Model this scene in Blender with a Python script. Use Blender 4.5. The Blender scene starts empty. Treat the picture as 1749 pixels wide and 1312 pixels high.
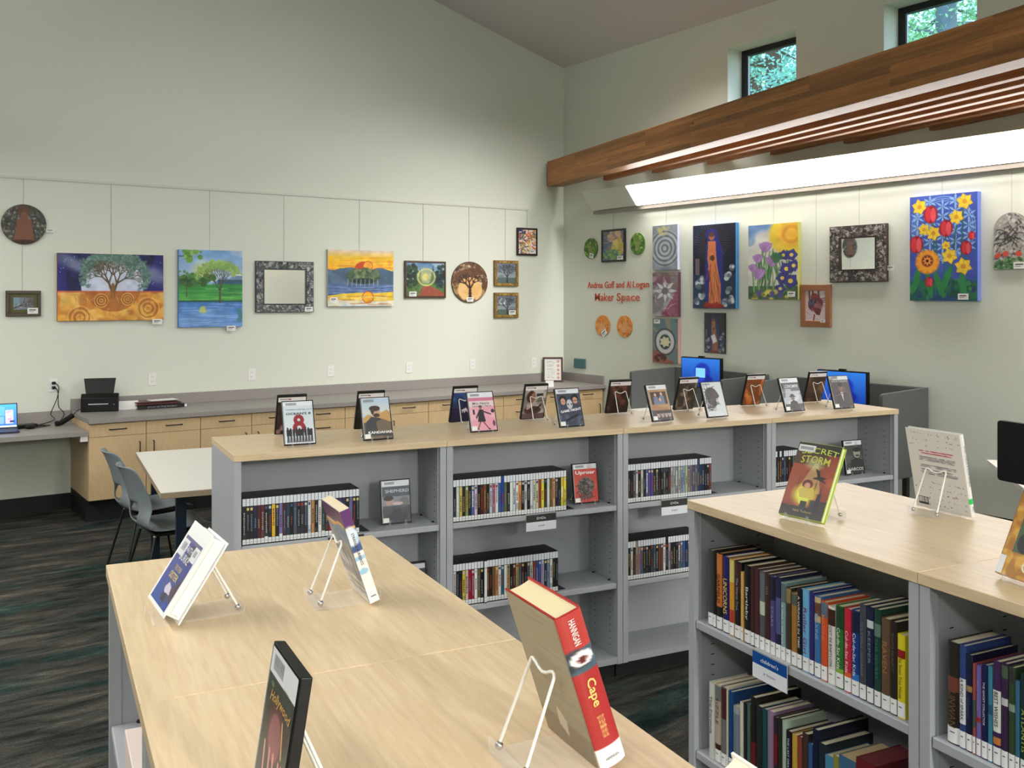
import bpy, bmesh, math, random
import numpy as np
from mathutils import Vector, Matrix
random.seed(7)
SC = bpy.context.scene
COL = SC.collection
PI = math.pi
R = math.radians

# ------------------------------------------------------------------ camera, world, lights, exposure
F_PX, CX, HY = 1653.0, 874.5, 508.0        # focal length, centre column and horizon row of the photograph, 1749 px wide
EYE = 1.849                                # eye height
YAW = R(34.7)                              # the camera looks this far clockwise of +Y
CA, SA = math.cos(YAW), math.sin(YAW)
cam_d = bpy.data.cameras.new('camera')
cam_d.sensor_fit = 'HORIZONTAL'; cam_d.sensor_width = 36.0
cam_d.lens = 36.0 * F_PX / 1749.0
cam_d.shift_y = -(656.0 - HY) / 1749.0
cam_d.clip_start = 0.05; cam_d.clip_end = 200
cam = bpy.data.objects.new('camera', cam_d)
cam.location = (0, 0, EYE); cam.rotation_euler = (PI / 2, 0, -YAW)
COL.objects.link(cam); SC.camera = cam
SC.view_settings.view_transform = 'Standard'
try: SC.view_settings.look = 'None'
except Exception: pass
SC.view_settings.gamma = 1.0
SC.view_settings.exposure = 0.0
SC.view_settings.use_curve_mapping = False
SC.cycles.use_denoising = True
SC.cycles.max_bounces = 10
SC.cycles.diffuse_bounces = 5
SC.cycles.sample_clamp_indirect = 4.0

world = bpy.data.worlds.new('sky'); SC.world = world; world.use_nodes = True
wn = world.node_tree; bg = wn.nodes['Background']
sky = wn.nodes.new('ShaderNodeTexSky'); sky.sky_type = 'HOSEK_WILKIE'; sky.turbidity = 3.0
sky.sun_direction = Vector((0.5, -0.5, 0.75)).normalized()
wn.links.new(sky.outputs[0], bg.inputs[0]); bg.inputs[1].default_value = 17.0

def area_light(name, loc, sx, sy, power, col=(1, .93, .82), rot=(0, 0, 0), spread=PI):
    d = bpy.data.lights.new(name, 'AREA'); d.shape = 'RECTANGLE'; d.size = sx; d.size_y = sy
    d.energy = power; d.color = col; d.spread = spread
    o = bpy.data.objects.new(name, d); o.location = loc; o.rotation_euler = rot
    COL.objects.link(o); return o
WARM = (1.0, .98, .945)
# unseen linear pendants added as fill, left of and behind the view (their housings are built further down)
FILL_PENDANTS = [((-.7, 5.3, 3.2), 6.2, 165), ((3.4, -4.3, 3.0), 2.6, 200), ((-.9, -1.6, 3.2), 4.6, 100), ((.9, -4.5, 3.0), 2.6, 560)]
UPL = [36, 75, 95, 75]
for i, (p, L, w) in enumerate(FILL_PENDANTS):
    area_light('pendant_fill', (p[0], p[1], p[2] - .045), .12, L, w, WARM)
    area_light('uplight_fill', (p[0], p[1], p[2] + .045), .12, L, UPL[i], (.86, .97, 1.0), (PI, 0, 0))  # added upward fill for the ceiling and upper walls
# added track heads under the sloping ceiling, unseen above the picture, brightening the back wall and counter
FILL_TRACK = [(1.0, 2.7), (2.5, 2.7), (4.0, 8), (5.4, 11), (6.4, 11)]
TRACK_Y = 5.6
def track_z(x): return 4.59 + .28 * (7.10 - x) - .32
for x, w in FILL_TRACK:
    v = Vector((x, 9.1, .9)) - Vector((x, TRACK_Y, track_z(x)))
    area_light('wall_fill_spot', (x, TRACK_Y, track_z(x)), .25, .25, w, WARM, v.to_track_quat('-Z', 'Y').to_euler(), math.radians(95 if x < 5 else 72))

# ------------------------------------------------------------------ colour and coordinates
def lin(c):
    c = c / 255.0
    return c / 12.92 if c <= .04045 else ((c + .055) / 1.055) ** 2.4
def rgb(r, g, b): return (lin(r), lin(g), lin(b), 1.0)
def c2w(xc, d, z=0.0): return Vector((xc * CA + d * SA, -xc * SA + d * CA, z))
def at(px, py, z):
    """the point of the horizontal plane at height z that the photograph shows at (px, py)"""
    d = F_PX * (EYE - z) / (py - HY)
    return c2w((px - CX) / F_PX * d, d, z)
def ray(px): 
    s = (px - CX) / F_PX
    return s * CA + SA, -s * SA + CA
WB, WR = 9.17, 7.10                        # back wall y, right wall x
def onY(px, py, y=WB):
    rx, ry = ray(px); t = y / ry
    return Vector((rx * t, y, EYE + (HY - py) / F_PX * t))
def onX(px, py, x=WR):
    rx, ry = ray(px); t = x / rx
    return Vector((x, ry * t, EYE + (HY - py) / F_PX * t))
PHI = R(25.96) - YAW                       # the bookcases stand turned by this much
U = Vector((math.cos(PHI), math.sin(PHI), 0)); V = Vector((-math.sin(PHI), math.cos(PHI), 0))
ORG = c2w(-1.1095, 3.857)
def B(u, v, z=0.0): return ORG + U * u + V * v + Vector((0, 0, z))
def on_line(px, py, P, D):
    """vertical plane through P along D: the point the photograph shows at (px, py)"""
    rx, ry = ray(px)
    det = rx * (-D.y) - (-D.x) * ry
    t = (P.x * (-D.y) - (-D.x) * P.y) / det
    k = (rx * P.y - ry * P.x) / det
    return k, t, EYE + (HY - py) / F_PX * t   # distance along D, depth, height

# ------------------------------------------------------------------ materials
MATS = {}
def mat(name, col=None, rough=.5, metal=0.0, noise=None, bump=None, spec=None, emit=None, estr=0, trans=None, alpha=None, coat=None):
    if name in MATS: return MATS[name]
    m = bpy.data.materials.new(name); m.use_nodes = True; MATS[name] = m
    nt = m.node_tree; p = nt.nodes['Principled BSDF']
    p.inputs['Roughness'].default_value = rough; p.inputs['Metallic'].default_value = metal
    if spec is not None: p.inputs['Specular IOR Level'].default_value = spec
    if col is not None: p.inputs['Base Color'].default_value = col
    if coat: p.inputs['Coat Weight'].default_value = coat
    if noise:                                   # (scale, amount): faint mottling of the colour
        tc = nt.nodes.new('ShaderNodeTexCoord'); n = nt.nodes.new('ShaderNodeTexNoise'); n.inputs['Scale'].default_value = noise[0]
        n.inputs['Detail'].default_value = 6
        mx = nt.nodes.new('ShaderNodeMix'); mx.data_type = 'RGBA'
        a = noise[1]
        mx.inputs[6].default_value = tuple(v * (1 - a) for v in col[:3]) + (1,)
        mx.inputs[7].default_value = tuple(min(1, v * (1 + a)) for v in col[:3]) + (1,)
        nt.links.new(tc.outputs['Object'], n.inputs['Vector']); nt.links.new(n.outputs['Fac'], mx.inputs[0]); nt.links.new(mx.outputs[2], p.inputs['Base Color'])
    if bump:                                    # (scale, strength)
        tc = nt.nodes.new('ShaderNodeTexCoord'); n = nt.nodes.new('ShaderNodeTexNoise'); n.inputs['Scale'].default_value = bump[0]; n.inputs['Detail'].default_value = 5
        b = nt.nodes.new('ShaderNodeBump'); b.inputs['Strength'].default_value = bump[1]; b.inputs['Distance'].default_value = .01
        nt.links.new(tc.outputs['Object'], n.inputs['Vector']); nt.links.new(n.outputs['Fac'], b.inputs['Height']); nt.links.new(b.outputs[0], p.inputs['Normal'])
    if emit: p.inputs['Emission Color'].default_value = emit; p.inputs['Emission Strength'].default_value = estr
    return m
def printed(name, rough=.45, emit=0.0, spec=.4, weave=0.0):
    """a printed or painted surface: the colours stored on the mesh, the sheen from here"""
    if name in MATS: return MATS[name]
    m = mat(name, (1, 1, 1, 1), rough, spec=spec); nt = m.node_tree; p = nt.nodes['Principled BSDF']
    a = nt.nodes.new('ShaderNodeAttribute'); a.attribute_name = 'Col'
    nt.links.new(a.outputs['Color'], p.inputs['Base Color'])
    if emit:
        nt.links.new(a.outputs['Color'], p.inputs['Emission Color']); p.inputs['Emission Strength'].default_value = emit
    if weave:
        n = nt.nodes.new('ShaderNodeTexNoise'); n.inputs['Scale'].default_value = 260; n.inputs['Detail'].default_value = 3
        tc = nt.nodes.new('ShaderNodeTexCoord'); nt.links.new(tc.outputs['Object'], n.inputs['Vector'])
        b = nt.nodes.new('ShaderNodeBump'); b.inputs['Strength'].default_value = weave; b.inputs['Distance'].default_value = .002
        nt.links.new(n.outputs['Fac'], b.inputs['Height']); nt.links.new(b.outputs[0], p.inputs['Normal'])
    return m
def wood(name, c0, c1, along=(1, 12, 12), scale=3.0, rough=.45, knots=0.0, blocks=None, bumpy=.05):
    """timber or maple laminate: stretched noise for the grain; blocks=(length, height) gives glued lamellas"""
    if name in MATS: return MATS[name]
    m = mat(name, c0, rough); nt = m.node_tree; p = nt.nodes['Principled BSDF']; L = nt.links.new
    tc = nt.nodes.new('ShaderNodeTexCoord'); mp = nt.nodes.new('ShaderNodeMapping'); mp.inputs['Scale'].default_value = along
    n = nt.nodes.new('ShaderNodeTexNoise'); n.inputs['Scale'].default_value = scale; n.inputs['Detail'].default_value = 8; n.inputs['Roughness'].default_value = .6
    n.inputs['Distortion'].default_value = .4
    cr = nt.nodes.new('ShaderNodeValToRGB'); cr.color_ramp.elements[0].position = .32; cr.color_ramp.elements[1].position = .68
    cr.color_ramp.elements[0].color = c1; cr.color_ramp.elements[1].color = c0
    L(tc.outputs['Object'], mp.inputs['Vector']); L(mp.outputs[0], n.inputs['Vector']); L(n.outputs['Fac'], cr.inputs[0])
    out = cr.outputs[0]
    if blocks:
        bt = nt.nodes.new('ShaderNodeTexBrick'); m2 = nt.nodes.new('ShaderNodeMapping'); m2.inputs['Rotation'].default_value = blocks[2] if len(blocks) > 2 else (0, 0, 0)
        bt.inputs['Scale'].default_value = 1.0; bt.inputs['Brick Width'].default_value = blocks[0]; bt.inputs['Row Height'].default_value = blocks[1]
        bt.inputs['Mortar Size'].default_value = .0008; bt.inputs['Color1'].default_value = (.55, .55, .55, 1); bt.inputs['Color2'].default_value = (1.45, 1.4, 1.3, 1); bt.inputs['Mortar'].default_value = (.5, .5, .5, 1); bt.inputs['Bias'].default_value = -.2
        L(tc.outputs['Object'], m2.inputs['Vector']); L(m2.outputs[0], bt.inputs['Vector'])
        mx = nt.nodes.new('ShaderNodeMix'); mx.data_type = 'RGBA'; mx.blend_type = 'MULTIPLY'; mx.inputs[0].default_value = .75
        L(out, mx.inputs[6]); L(bt.outputs[0], mx.inputs[7]); out = mx.outputs[2]
    if knots:
        v = nt.nodes.new('ShaderNodeTexVoronoi'); v.inputs['Scale'].default_value = 2.6; m3 = nt.nodes.new('ShaderNodeMapping'); m3.inputs['Scale'].default_value = (1, 1, 2)
        k = nt.nodes.new('ShaderNodeValToRGB'); k.color_ramp.elements[0].position = .03; k.color_ramp.elements[0].color = (.25, .16, .1, 1); k.color_ramp.elements[1].position = .09; k.color_ramp.elements[1].color = (1, 1, 1, 1)
        L(tc.outputs['Object'], m3.inputs['Vector']); L(m3.outputs[0], v.inputs['Vector']); L(v.outputs['Distance'], k.inputs[0])
        mx = nt.nodes.new('ShaderNodeMix'); mx.data_type = 'RGBA'; mx.blend_type = 'MULTIPLY'; mx.inputs[0].default_value = knots
        L(out, mx.inputs[6]); L(k.outputs[0], mx.inputs[7]); out = mx.outputs[2]
    L(out, p.inputs['Base Color'])
    b = nt.nodes.new('ShaderNodeBump'); b.inputs['Strength'].default_value = bumpy; b.inputs['Distance'].default_value = .002; L(n.outputs['Fac'], b.inputs['Height']); L(b.outputs[0], p.inputs['Normal'])
    return m
def clear(name, col=(1, 1, 1, 1), fac=.82, rough=.05):
    """clear acrylic or glass: mostly see-through, with a gloss"""
    if name in MATS: return MATS[name]
    m = bpy.data.materials.new(name); m.use_nodes = True; MATS[name] = m; nt = m.node_tree
    for n in list(nt.nodes): nt.nodes.remove(n)
    o = nt.nodes.new('ShaderNodeOutputMaterial'); t = nt.nodes.new('ShaderNodeBsdfTransparent'); t.inputs[0].default_value = col
    g = nt.nodes.new('ShaderNodeBsdfPrincipled'); g.inputs['Base Color'].default_value = (.9, .92, .93, 1); g.inputs['Roughness'].default_value = rough
    mx = nt.nodes.new('ShaderNodeMixShader'); mx.inputs[0].default_value = 1 - fac
    nt.links.new(t.outputs[0], mx.inputs[1]); nt.links.new(g.outputs[0], mx.inputs[2]); nt.links.new(mx.outputs[0], o.inputs[0])
    return m
def carpet():
    m = mat('carpet', (.03, .03, .03, 1), .95, spec=.1); nt = m.node_tree; p = nt.nodes['Principled BSDF']; L = nt.links.new
    tc = nt.nodes.new('ShaderNodeTexCoord')
    def ramp(src, stops):
        cr = nt.nodes.new('ShaderNodeValToRGB'); e = cr.color_ramp; e.elements[0].position = stops[0][0]; e.elements[0].color = stops[0][1]; e.elements[1].position = stops[-1][0]; e.elements[1].color = stops[-1][1]
        for q, c in stops[1:-1]: x = e.elements.new(q); x.color = c
        L(src, cr.inputs[0]); return cr.outputs[0]
    def nz(scale, sc, det=8, rough=.65, dist=0.0):
        mp = nt.nodes.new('ShaderNodeMapping'); mp.inputs['Scale'].default_value = sc
        n = nt.nodes.new('ShaderNodeTexNoise'); n.inputs['Scale'].default_value = scale; n.inputs['Detail'].default_value = det; n.inputs['Roughness'].default_value = rough; n.inputs['Distortion'].default_value = dist
        L(tc.outputs['Object'], mp.inputs['Vector']); L(mp.outputs[0], n.inputs['Vector']); return n.outputs['Fac']
    streak = ramp(nz(1.5, (1.3, 6.5, 1), 11, .74, .5), [(.36, rgb(30, 31, 29)), (.47, rgb(58, 58, 54)), (.55, rgb(72, 70, 64)), (.63, rgb(98, 92, 84)), (.72, rgb(160, 150, 138))])
    teal = ramp(nz(1.1, (.9, 3.6, 1), 6, .62, .3), [(.52, (0, 0, 0, 1)), (.60, (1, 1, 1, 1))])
    mx = nt.nodes.new('ShaderNodeMix'); mx.data_type = 'RGBA'; mx.blend_type = 'MULTIPLY'; mx.inputs[7].default_value = (.42, .78, .82, 1)
    L(teal, mx.inputs[0]); L(streak, mx.inputs[6])
    n2 = nt.nodes.new('ShaderNodeTexNoise'); n2.inputs['Scale'].default_value = 120; n2.inputs['Detail'].default_value = 3; L(tc.outputs['Object'], n2.inputs['Vector'])
    m2 = nt.nodes.new('ShaderNodeMix'); m2.data_type = 'RGBA'; m2.blend_type = 'OVERLAY'; m2.inputs[0].default_value = .8
    L(mx.outputs[2], m2.inputs[6]); L(n2.outputs['Fac'], m2.inputs[7]); L(m2.outputs[2], p.inputs['Base Color'])
    b = nt.nodes.new('ShaderNodeBump'); b.inputs['Strength'].default_value = .7; b.inputs['Distance'].default_value = .006; L(n2.outputs['Fac'], b.inputs['Height']); L(b.outputs[0], p.inputs['Normal'])
    return m
M_WALL = mat('wall_paint', rgb(224, 227, 214), .85, bump=(28, .12), spec=.2)
M_CEIL = mat('ceiling_paint', rgb(208, 206, 206), .9, bump=(60, .2), spec=.1)
M_CARPET = carpet()
M_MAPLE = wood('maple_laminate', rgb(224, 201, 166), rgb(208, 182, 144), (3, 40, 40), 2.2, .38)
M_MAPLE2 = wood('maple_laminate_crosswise', rgb(226, 204, 168), rgb(214, 190, 152), (40, 3, 40), 2.2, .38)
M_MEDGE = wood('maple_edge_band', rgb(178, 160, 132), rgb(164, 146, 120), (3, 40, 60), 4, .5)
M_CAB = wood('cabinet_maple', rgb(212, 184, 142), rgb(200, 172, 130), (40, 40, 3), 2.0, .5)
M_STEEL = mat('grey_powder_coat', rgb(168, 171, 175), .5, noise=(60, .03), spec=.3)
M_SLOT = mat('dark_slot', rgb(22, 24, 26), .8)
M_COUNTER = mat('speckled_solid_surface', rgb(150, 144, 140), .4, noise=(90, .18))
M_BLACK = mat('black_plastic', rgb(10, 10, 12), .42, spec=.3)
M_BLACKM = mat('matt_black_metal', rgb(24, 22, 22), .5)
M_BASE = mat('black_rubber_base', rgb(16, 16, 17), .6)
M_WHITE = mat('white_plastic', rgb(238, 238, 234), .4)
M_PAPER = mat('book_paper', rgb(224, 214, 186), .8, noise=(300, .06))
M_WHITEP = mat('white_label_paper', rgb(236, 236, 234), .6)
M_WIRE = mat('white_coated_wire', rgb(236, 234, 228), .35)
M_CHROME = mat('chrome', rgb(200, 200, 200), .15, metal=1.0)
M_ACRYL = clear('clear_acrylic', (1, 1, 1, 1), .9)
M_GLASS = clear('window_glass', (.97, 1, .99, 1), .93, .02)
M_MIRROR = mat('mirror_glass', (.92, .93, .92, 1), .02, metal=1.0)
M_ART = printed('painted_canvas', .5, weave=.15)
M_PRINT = printed('printed_card', .32)
M_SPINE = printed('printed_spine', .4)
M_SCREEN = printed('lit_screen', .2, emit=1.0)
M_BEAM = wood('glulam_beam', rgb(182, 124, 70), rgb(150, 96, 50), (24, 1.2, 24), 1.6, .5, knots=.8, blocks=(1.6, .045, (R(90), R(90), 0)))
M_SLAT = wood('cedar_slat', rgb(176, 118, 72), rgb(132, 82, 48), (24, 1.2, 24), 1.6, .55)

# ------------------------------------------------------------------ mesh helpers
def tag(o, label=None, cat=None, group=None, kind=None):
    if label: o['label'] = label
    if cat: o['category'] = cat
    if group: o['group'] = group
    if kind: o['kind'] = kind
    return o
def thing(name, label, cat, loc=(0, 0, 0), rot=(0, 0, 0), group=None):
    o = bpy.data.objects.new(name, None); COL.objects.link(o); o.empty_display_size = .05
    o.location = loc; o.rotation_euler = rot
    return tag(o, label, cat, group)
class MB:
    def __init__(s): s.v = []; s.f = []; s.m = []; s.sm = []
    def add(s, vs, fs, mi=0, smooth=False):
        b = len(s.v); s.v += [tuple(v) for v in vs]
        for f in fs: s.f.append([b + i for i in f]); s.m.append(mi); s.sm.append(smooth)
        return s
    def box(s, x0, x1, y0, y1, z0, z1, mi=0):
        return s.add([(x0, y0, z0), (x1, y0, z0), (x1, y1, z0), (x0, y1, z0), (x0, y0, z1), (x1, y0, z1), (x1, y1, z1), (x0, y1, z1)],
                     [(0, 3, 2, 1), (4, 5, 6, 7), (0, 1, 5, 4), (1, 2, 6, 5), (2, 3, 7, 6), (3, 0, 4, 7)], mi)
    def prism(s, pts, z0, z1, axis='z', mi=0, smooth=False):
        """pts: polygon counter-clockwise in the plane across the axis"""
        n = len(pts)
        def P(p, z): return (p[0], p[1], z) if axis == 'z' else ((p[0], z, p[1]) if axis == 'y' else (z, p[0], p[1]))
        vs = [P(p, z0) for p in pts] + [P(p, z1) for p in pts]
        s.add(vs, [tuple(range(n - 1, -1, -1)), tuple(range(n, 2 * n))], mi)
        b = len(s.v) - 2 * n
        for i in range(n):
            j = (i + 1) % n; s.f.append([b + i, b + j, b + n + j, b + n + i]); s.m.append(mi); s.sm.append(smooth)
        return s
    def tube(s, path, r, seg=8, mi=0, closed=False):
        pts = [Vector(p) for p in path]; n = len(pts); vs = []; up = None
        for i in range(n):
            a = pts[(i - 1) % n] if (closed or i > 0) else pts[i]; b = pts[(i + 1) % n] if (closed or i < n - 1) else pts[i]
            t = (b - a).normalized()
            if up is None: up = Vector((0, 0, 1)) if abs(t.z) < .9 else Vector((1, 0, 0))
            x = t.cross(up).normalized(); up = x.cross(t).normalized()
            rr = r[i] if isinstance(r, (list, tuple)) else r
            for k in range(seg):
                a2 = 2 * PI * k / seg; vs.append(pts[i] + (x * math.cos(a2) + up * math.sin(a2)) * rr)
        fs = []
        for i in range(n if closed else n - 1):
            j = (i + 1) % n
            for k in range(seg):
                l = (k + 1) % seg; fs.append((i * seg + k, i * seg + l, j * seg + l, j * seg + k))
        s.add(vs, fs, mi, True)
        if not closed: s.add(vs[:seg], [tuple(range(seg - 1, -1, -1))], mi); s.add(vs[-seg:], [tuple(range(seg))], mi)
        return s
    def ball(s, c, r, mi=0, nu=10, nv=6, sq=(1, 1, 1)):
        vs = [(c[0], c[1], c[2] + r * sq[2])]
        for i in range(1, nv):
            th = PI * i / nv
            for k in range(nu):
                a = 2 * PI * k / nu; vs.append((c[0] + r * sq[0] * math.sin(th) * math.cos(a), c[1] + r * sq[1] * math.sin(th) * math.sin(a), c[2] + r * sq[2] * math.cos(th)))
        vs.append((c[0], c[1], c[2] - r * sq[2])); fs = []
        for k in range(nu): fs.append((0, 1 + k, 1 + (k + 1) % nu))
        for i in range(nv - 2):
            for k in range(nu): a = 1 + i * nu; fs.append((a + k, a + nu + k, a + nu + (k + 1) % nu, a + (k + 1) % nu))
        a = 1 + (nv - 2) * nu
        for k in range(nu): fs.append((a + k, len(vs) - 1, a + (k + 1) % nu))
        return s.add(vs, fs, mi, True)
    def build(s, name, mats, parent=None, bevel=0, seg=2, loc=None, rot=None):
        me = bpy.data.meshes.new(name); me.from_pydata(s.v, [], s.f); me.update()
        if not isinstance(mats, (list, tuple)): mats = [mats]
        for m in mats: me.materials.append(m)
        me.polygons.foreach_set('material_index', s.m); me.polygons.foreach_set('use_smooth', s.sm)
        o = bpy.data.objects.new(name, me); COL.objects.link(o)
        if bevel:
            b = o.modifiers.new('edge', 'BEVEL'); b.width = bevel; b.segments = seg; b.limit_method = 'ANGLE'; b.angle_limit = R(40)
        if parent: o.parent = parent
        if loc is not None: o.location = loc
        if rot is not None: o.rotation_euler = rot
        return o
def rrect(x0, x1, y0, y1, r, n=4):
    pts = []
    for cx, cy, a0 in ((x1 - r, y1 - r, 0), (x0 + r, y1 - r, 90), (x0 + r, y0 + r, 180), (x1 - r, y0 + r, 270)):
        for i in range(n + 1): a = R(a0 + 90 * i / n); pts.append((cx + r * math.cos(a), cy + r * math.sin(a)))
    return pts
def structure(o): return tag(o, kind='structure')

def color_attr(me, cols, domain='POINT'):
    a = me.color_attributes.new('Col', 'FLOAT_COLOR', domain)
    a.data.foreach_set('color', np.asarray(cols, dtype=np.float32).ravel())
def to_lin(a):
    a = np.clip(a, 0, 1); return np.where(a <= .04045, a / 12.92, ((a + .055) / 1.055) ** 2.4)
def art_mesh(name, arr, w, h, parent, m, loc=(0, 0, 0), shape='rect', rot=None, fwd=-1):
    """arr (rows from the top, columns, rgb) laid on a w x h sheet in the xz plane facing -y; origin at its bottom centre"""
    H, W = arr.shape[:2]
    if shape == 'oval':
        nr, na = max(8, H // 3), max(40, H); vs = []; cs = []
        for i in range(nr + 1):
            for k in range(na):
                a = 2 * PI * k / na; r = i / nr; x = r * math.cos(a); z = r * math.sin(a)
                vs.append((x * w / 2, 0, h / 2 + z * h / 2)); cs.append(arr[min(H - 1, int((1 - z) / 2 * H)), min(W - 1, int((x + 1) / 2 * W))])
        fs = [(i * na + k, i * na + (k + 1) % na, (i + 1) * na + (k + 1) % na, (i + 1) * na + k) for i in range(nr) for k in range(na)]
        fs = [f[::-1] for f in fs]
        cs = np.array(cs)
    else:
        xs = np.linspace(-w / 2, w / 2, W); ts = np.linspace(1, 0, H)
        vs = []
        for t in ts:
            for x in xs:
                top = h
                if shape == 'arch':
                    rr = w / 2; top = h - rr + math.sqrt(max(0, rr * rr - x * x))
                vs.append((x, 0, t * top))
        fs = [(r * W + c, (r + 1) * W + c, (r + 1) * W + c + 1, r * W + c + 1) for r in range(H - 1) for c in range(W - 1)]
        cs = arr.reshape(-1, 3)
    me = bpy.data.meshes.new(name); me.from_pydata(vs, [], fs); me.update(); me.materials.append(m)
    lc = np.ones((len(vs), 4)); lc[:, :3] = to_lin(cs); color_attr(me, lc)
    o = bpy.data.objects.new(name, me); COL.objects.link(o)
    if parent: o.parent = parent
    o.location = loc
    if rot is not None: o.rotation_euler = rot
    return o
def patches(name, quads, parent, m, y=0.0, loc=(0, 0, 0), rot=None):
    """flat printed areas: quads (x0, x1, z0, z1, (r, g, b)) facing -y"""
    vs = []; fs = []; cs = []
    for q in quads:
        x0, x1, z0, z1, c = q[:5]; yy = y - (q[5] if len(q) > 5 else 0); b = len(vs)
        vs += [(x0, yy, z0), (x1, yy, z0), (x1, yy, z1), (x0, yy, z1)]; fs.append((b, b + 1, b + 2, b + 3)); cs += [rgb(*c)] * 4
    me = bpy.data.meshes.new(name); me.from_pydata(vs, [], fs); me.update(); me.materials.append(m); color_attr(me, cs, 'CORNER')
    o = bpy.data.objects.new(name, me); COL.objects.link(o)
    if parent: o.parent = parent
    o.location = loc
    if rot is not None: o.rotation_euler = rot
    return o
_T = {}
def text_verts(s, bold=0.0, shear=0.0):
    k = (s, bold, shear)
    if k not in _T:
        c = bpy.data.curves.new('t', 'FONT'); c.body = s; c.offset = bold; c.shear = shear; c.resolution_u = 2; c.align_x = 'CENTER'
        o = bpy.data.objects.new('t', c); me = bpy.data.meshes.new_from_object(o)
        v = np.array([tuple(p.co) for p in me.vertices]); f = [tuple(p.vertices) for p in me.polygons]
        bpy.data.objects.remove(o); bpy.data.curves.remove(c); bpy.data.meshes.remove(me); _T[k] = (v, f)
    return _T[k]
def text(name, s, w, h, m, parent=None, loc=(0, 0, 0), turn=0.0, bold=.01, shear=0.0, depth=0.0, arc=0.0, down=False, label=None):
    """lettering in the xz plane facing -y, fitted to w x h round its centre; turn spins it in that plane"""
    v, f = text_verts(s, bold, shear)
    lo, hi = v.min(0), v.max(0); c = (lo + hi) / 2; sx = w / max(1e-6, hi[0] - lo[0]); sz = h / max(1e-6, hi[1] - lo[1])
    out = []; ct, st = math.cos(turn), math.sin(turn)
    for p in v:
        x = (p[0] - c[0]) * sx; z = (p[1] - c[1]) * sz
        if arc: z += arc * (1 - (2 * x / w) ** 2)
        out.append((x * ct - z * st, 0, x * st + z * ct))
    if depth:
        n = len(out); vs = out + [(p[0], -depth, p[2]) for p in out]; fs = []
        edges = {}
        for q in f:
            fs.append(tuple(i + n for i in q))
            for i in range(len(q)):
                e = (q[i], q[(i + 1) % len(q)]); edges[e] = 1
        for (a, b) in edges:
            if (b, a) not in edges: fs.append((a, b, b + n, a + n))
        out, f = vs, fs
    me = bpy.data.meshes.new(name); me.from_pydata(out, [], f); me.update(); me.materials.append(m)
    o = bpy.data.objects.new(name, me); COL.objects.link(o)
    if parent: o.parent = parent
    o.location = loc
    if label: o['label'] = label
    return o
def ink(r, g, b):
    return mat('ink_%02x%02x%02x' % (r, g, b), rgb(r, g, b), .45)
_ORD = 'first second third fourth fifth sixth seventh eighth ninth tenth eleventh twelfth thirteenth fourteenth fifteenth sixteenth seventeenth eighteenth nineteenth'.split()
def ordinal(n):
    if n < 20: return _ORD[n - 1]
    t = {2: 'twent', 3: 'thirt', 4: 'fort'}[n // 10]
    return t + 'ieth' if n % 10 == 0 else t + 'y-' + _ORD[n % 10 - 1]
def cname(c):
    import colorsys
    h, l, s = colorsys.rgb_to_hls(c[0] / 255, c[1] / 255, c[2] / 255)
    if l > .86: return 'white'
    if l < .13: return 'black'
    if s < .14: return 'pale grey' if l > .6 else ('grey' if l > .33 else 'charcoal')
    h *= 360
    if 15 <= h < 45 and l < .38: n = 'brown'
    elif h < 15 or h >= 345: n = 'red' if l > .25 else 'maroon'
    elif h < 45: n = 'orange' if s > .5 and l < .65 else 'tan'
    elif h < 68: n = 'yellow' if l > .35 else 'olive'
    elif h < 160: n = 'green'
    elif h < 195: n = 'teal'
    elif h < 250: n = 'blue'
    elif h < 300: n = 'purple'
    else: n = 'pink' if l > .45 else 'magenta'
    if n not in ('maroon', 'brown', 'tan', 'olive', 'orange', 'yellow', 'pink', 'magenta'):
        n = ('dark ' if l < .3 else ('pale ' if l > .7 else '')) + n
    return n
# ------------------------------------------------------------------ the room
XL, YF = -6.0, -6.0                       # left and rear walls, out of the picture
SL = .28                                  # ceiling slope
def ceil_z(x): return 4.59 + SL * (WR - x) if x > .5 else 4.59 + SL * (WR - .5) - SL * (.5 - x)
structure(MB().box(XL - .3, WR + .3, YF - .3, WB + .3, -.2, 0).build('floor', M_CARPET))
def slab(name, x0, x1):
    z0, z1 = ceil_z(x0), ceil_z(x1)
    return MB().prism([(x0, z0), (x1, z1), (x1, z1 + .3), (x0, z0 + .3)], YF - .3, WB + .3, 'y')
structure(slab('ceiling', .5, WR + .3).build('ceiling', M_CEIL))
structure(slab('ceiling', XL - .3, .5).build('ceiling', M_CEIL))
prof = [(XL, 0), (WR, 0), (WR, ceil_z(WR)), (.5, ceil_z(.5)), (XL, ceil_z(XL))]
structure(MB().prism(prof, WB, WB + .3, 'y').build('wall_back', M_WALL))
structure(MB().prism(prof, YF - .3, YF, 'y').build('wall_front', M_WALL))
structure(MB().box(XL - .3, XL, YF, WB, 0, ceil_z(XL)).build('wall_left', M_WALL))
WINS = [(5.737, 6.56), (4.04, 4.84), (2.34, 3.14), (.64, 1.44)]
ZS, ZT = 3.32, 4.275
mb = MB(); mb.box(WR, WR + .3, YF, WB + .3, 0, ZS); mb.box(WR, WR + .3, YF, WB + .3, ZT, 4.65)
ys = [WB + .3] + [y for w in WINS for y in (w[1], w[0])] + [YF]
for i in range(0, len(ys), 2): mb.box(WR, WR + .3, ys[i + 1], ys[i], ZS, ZT)
structure(mb.build('wall_right', M_WALL))
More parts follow.
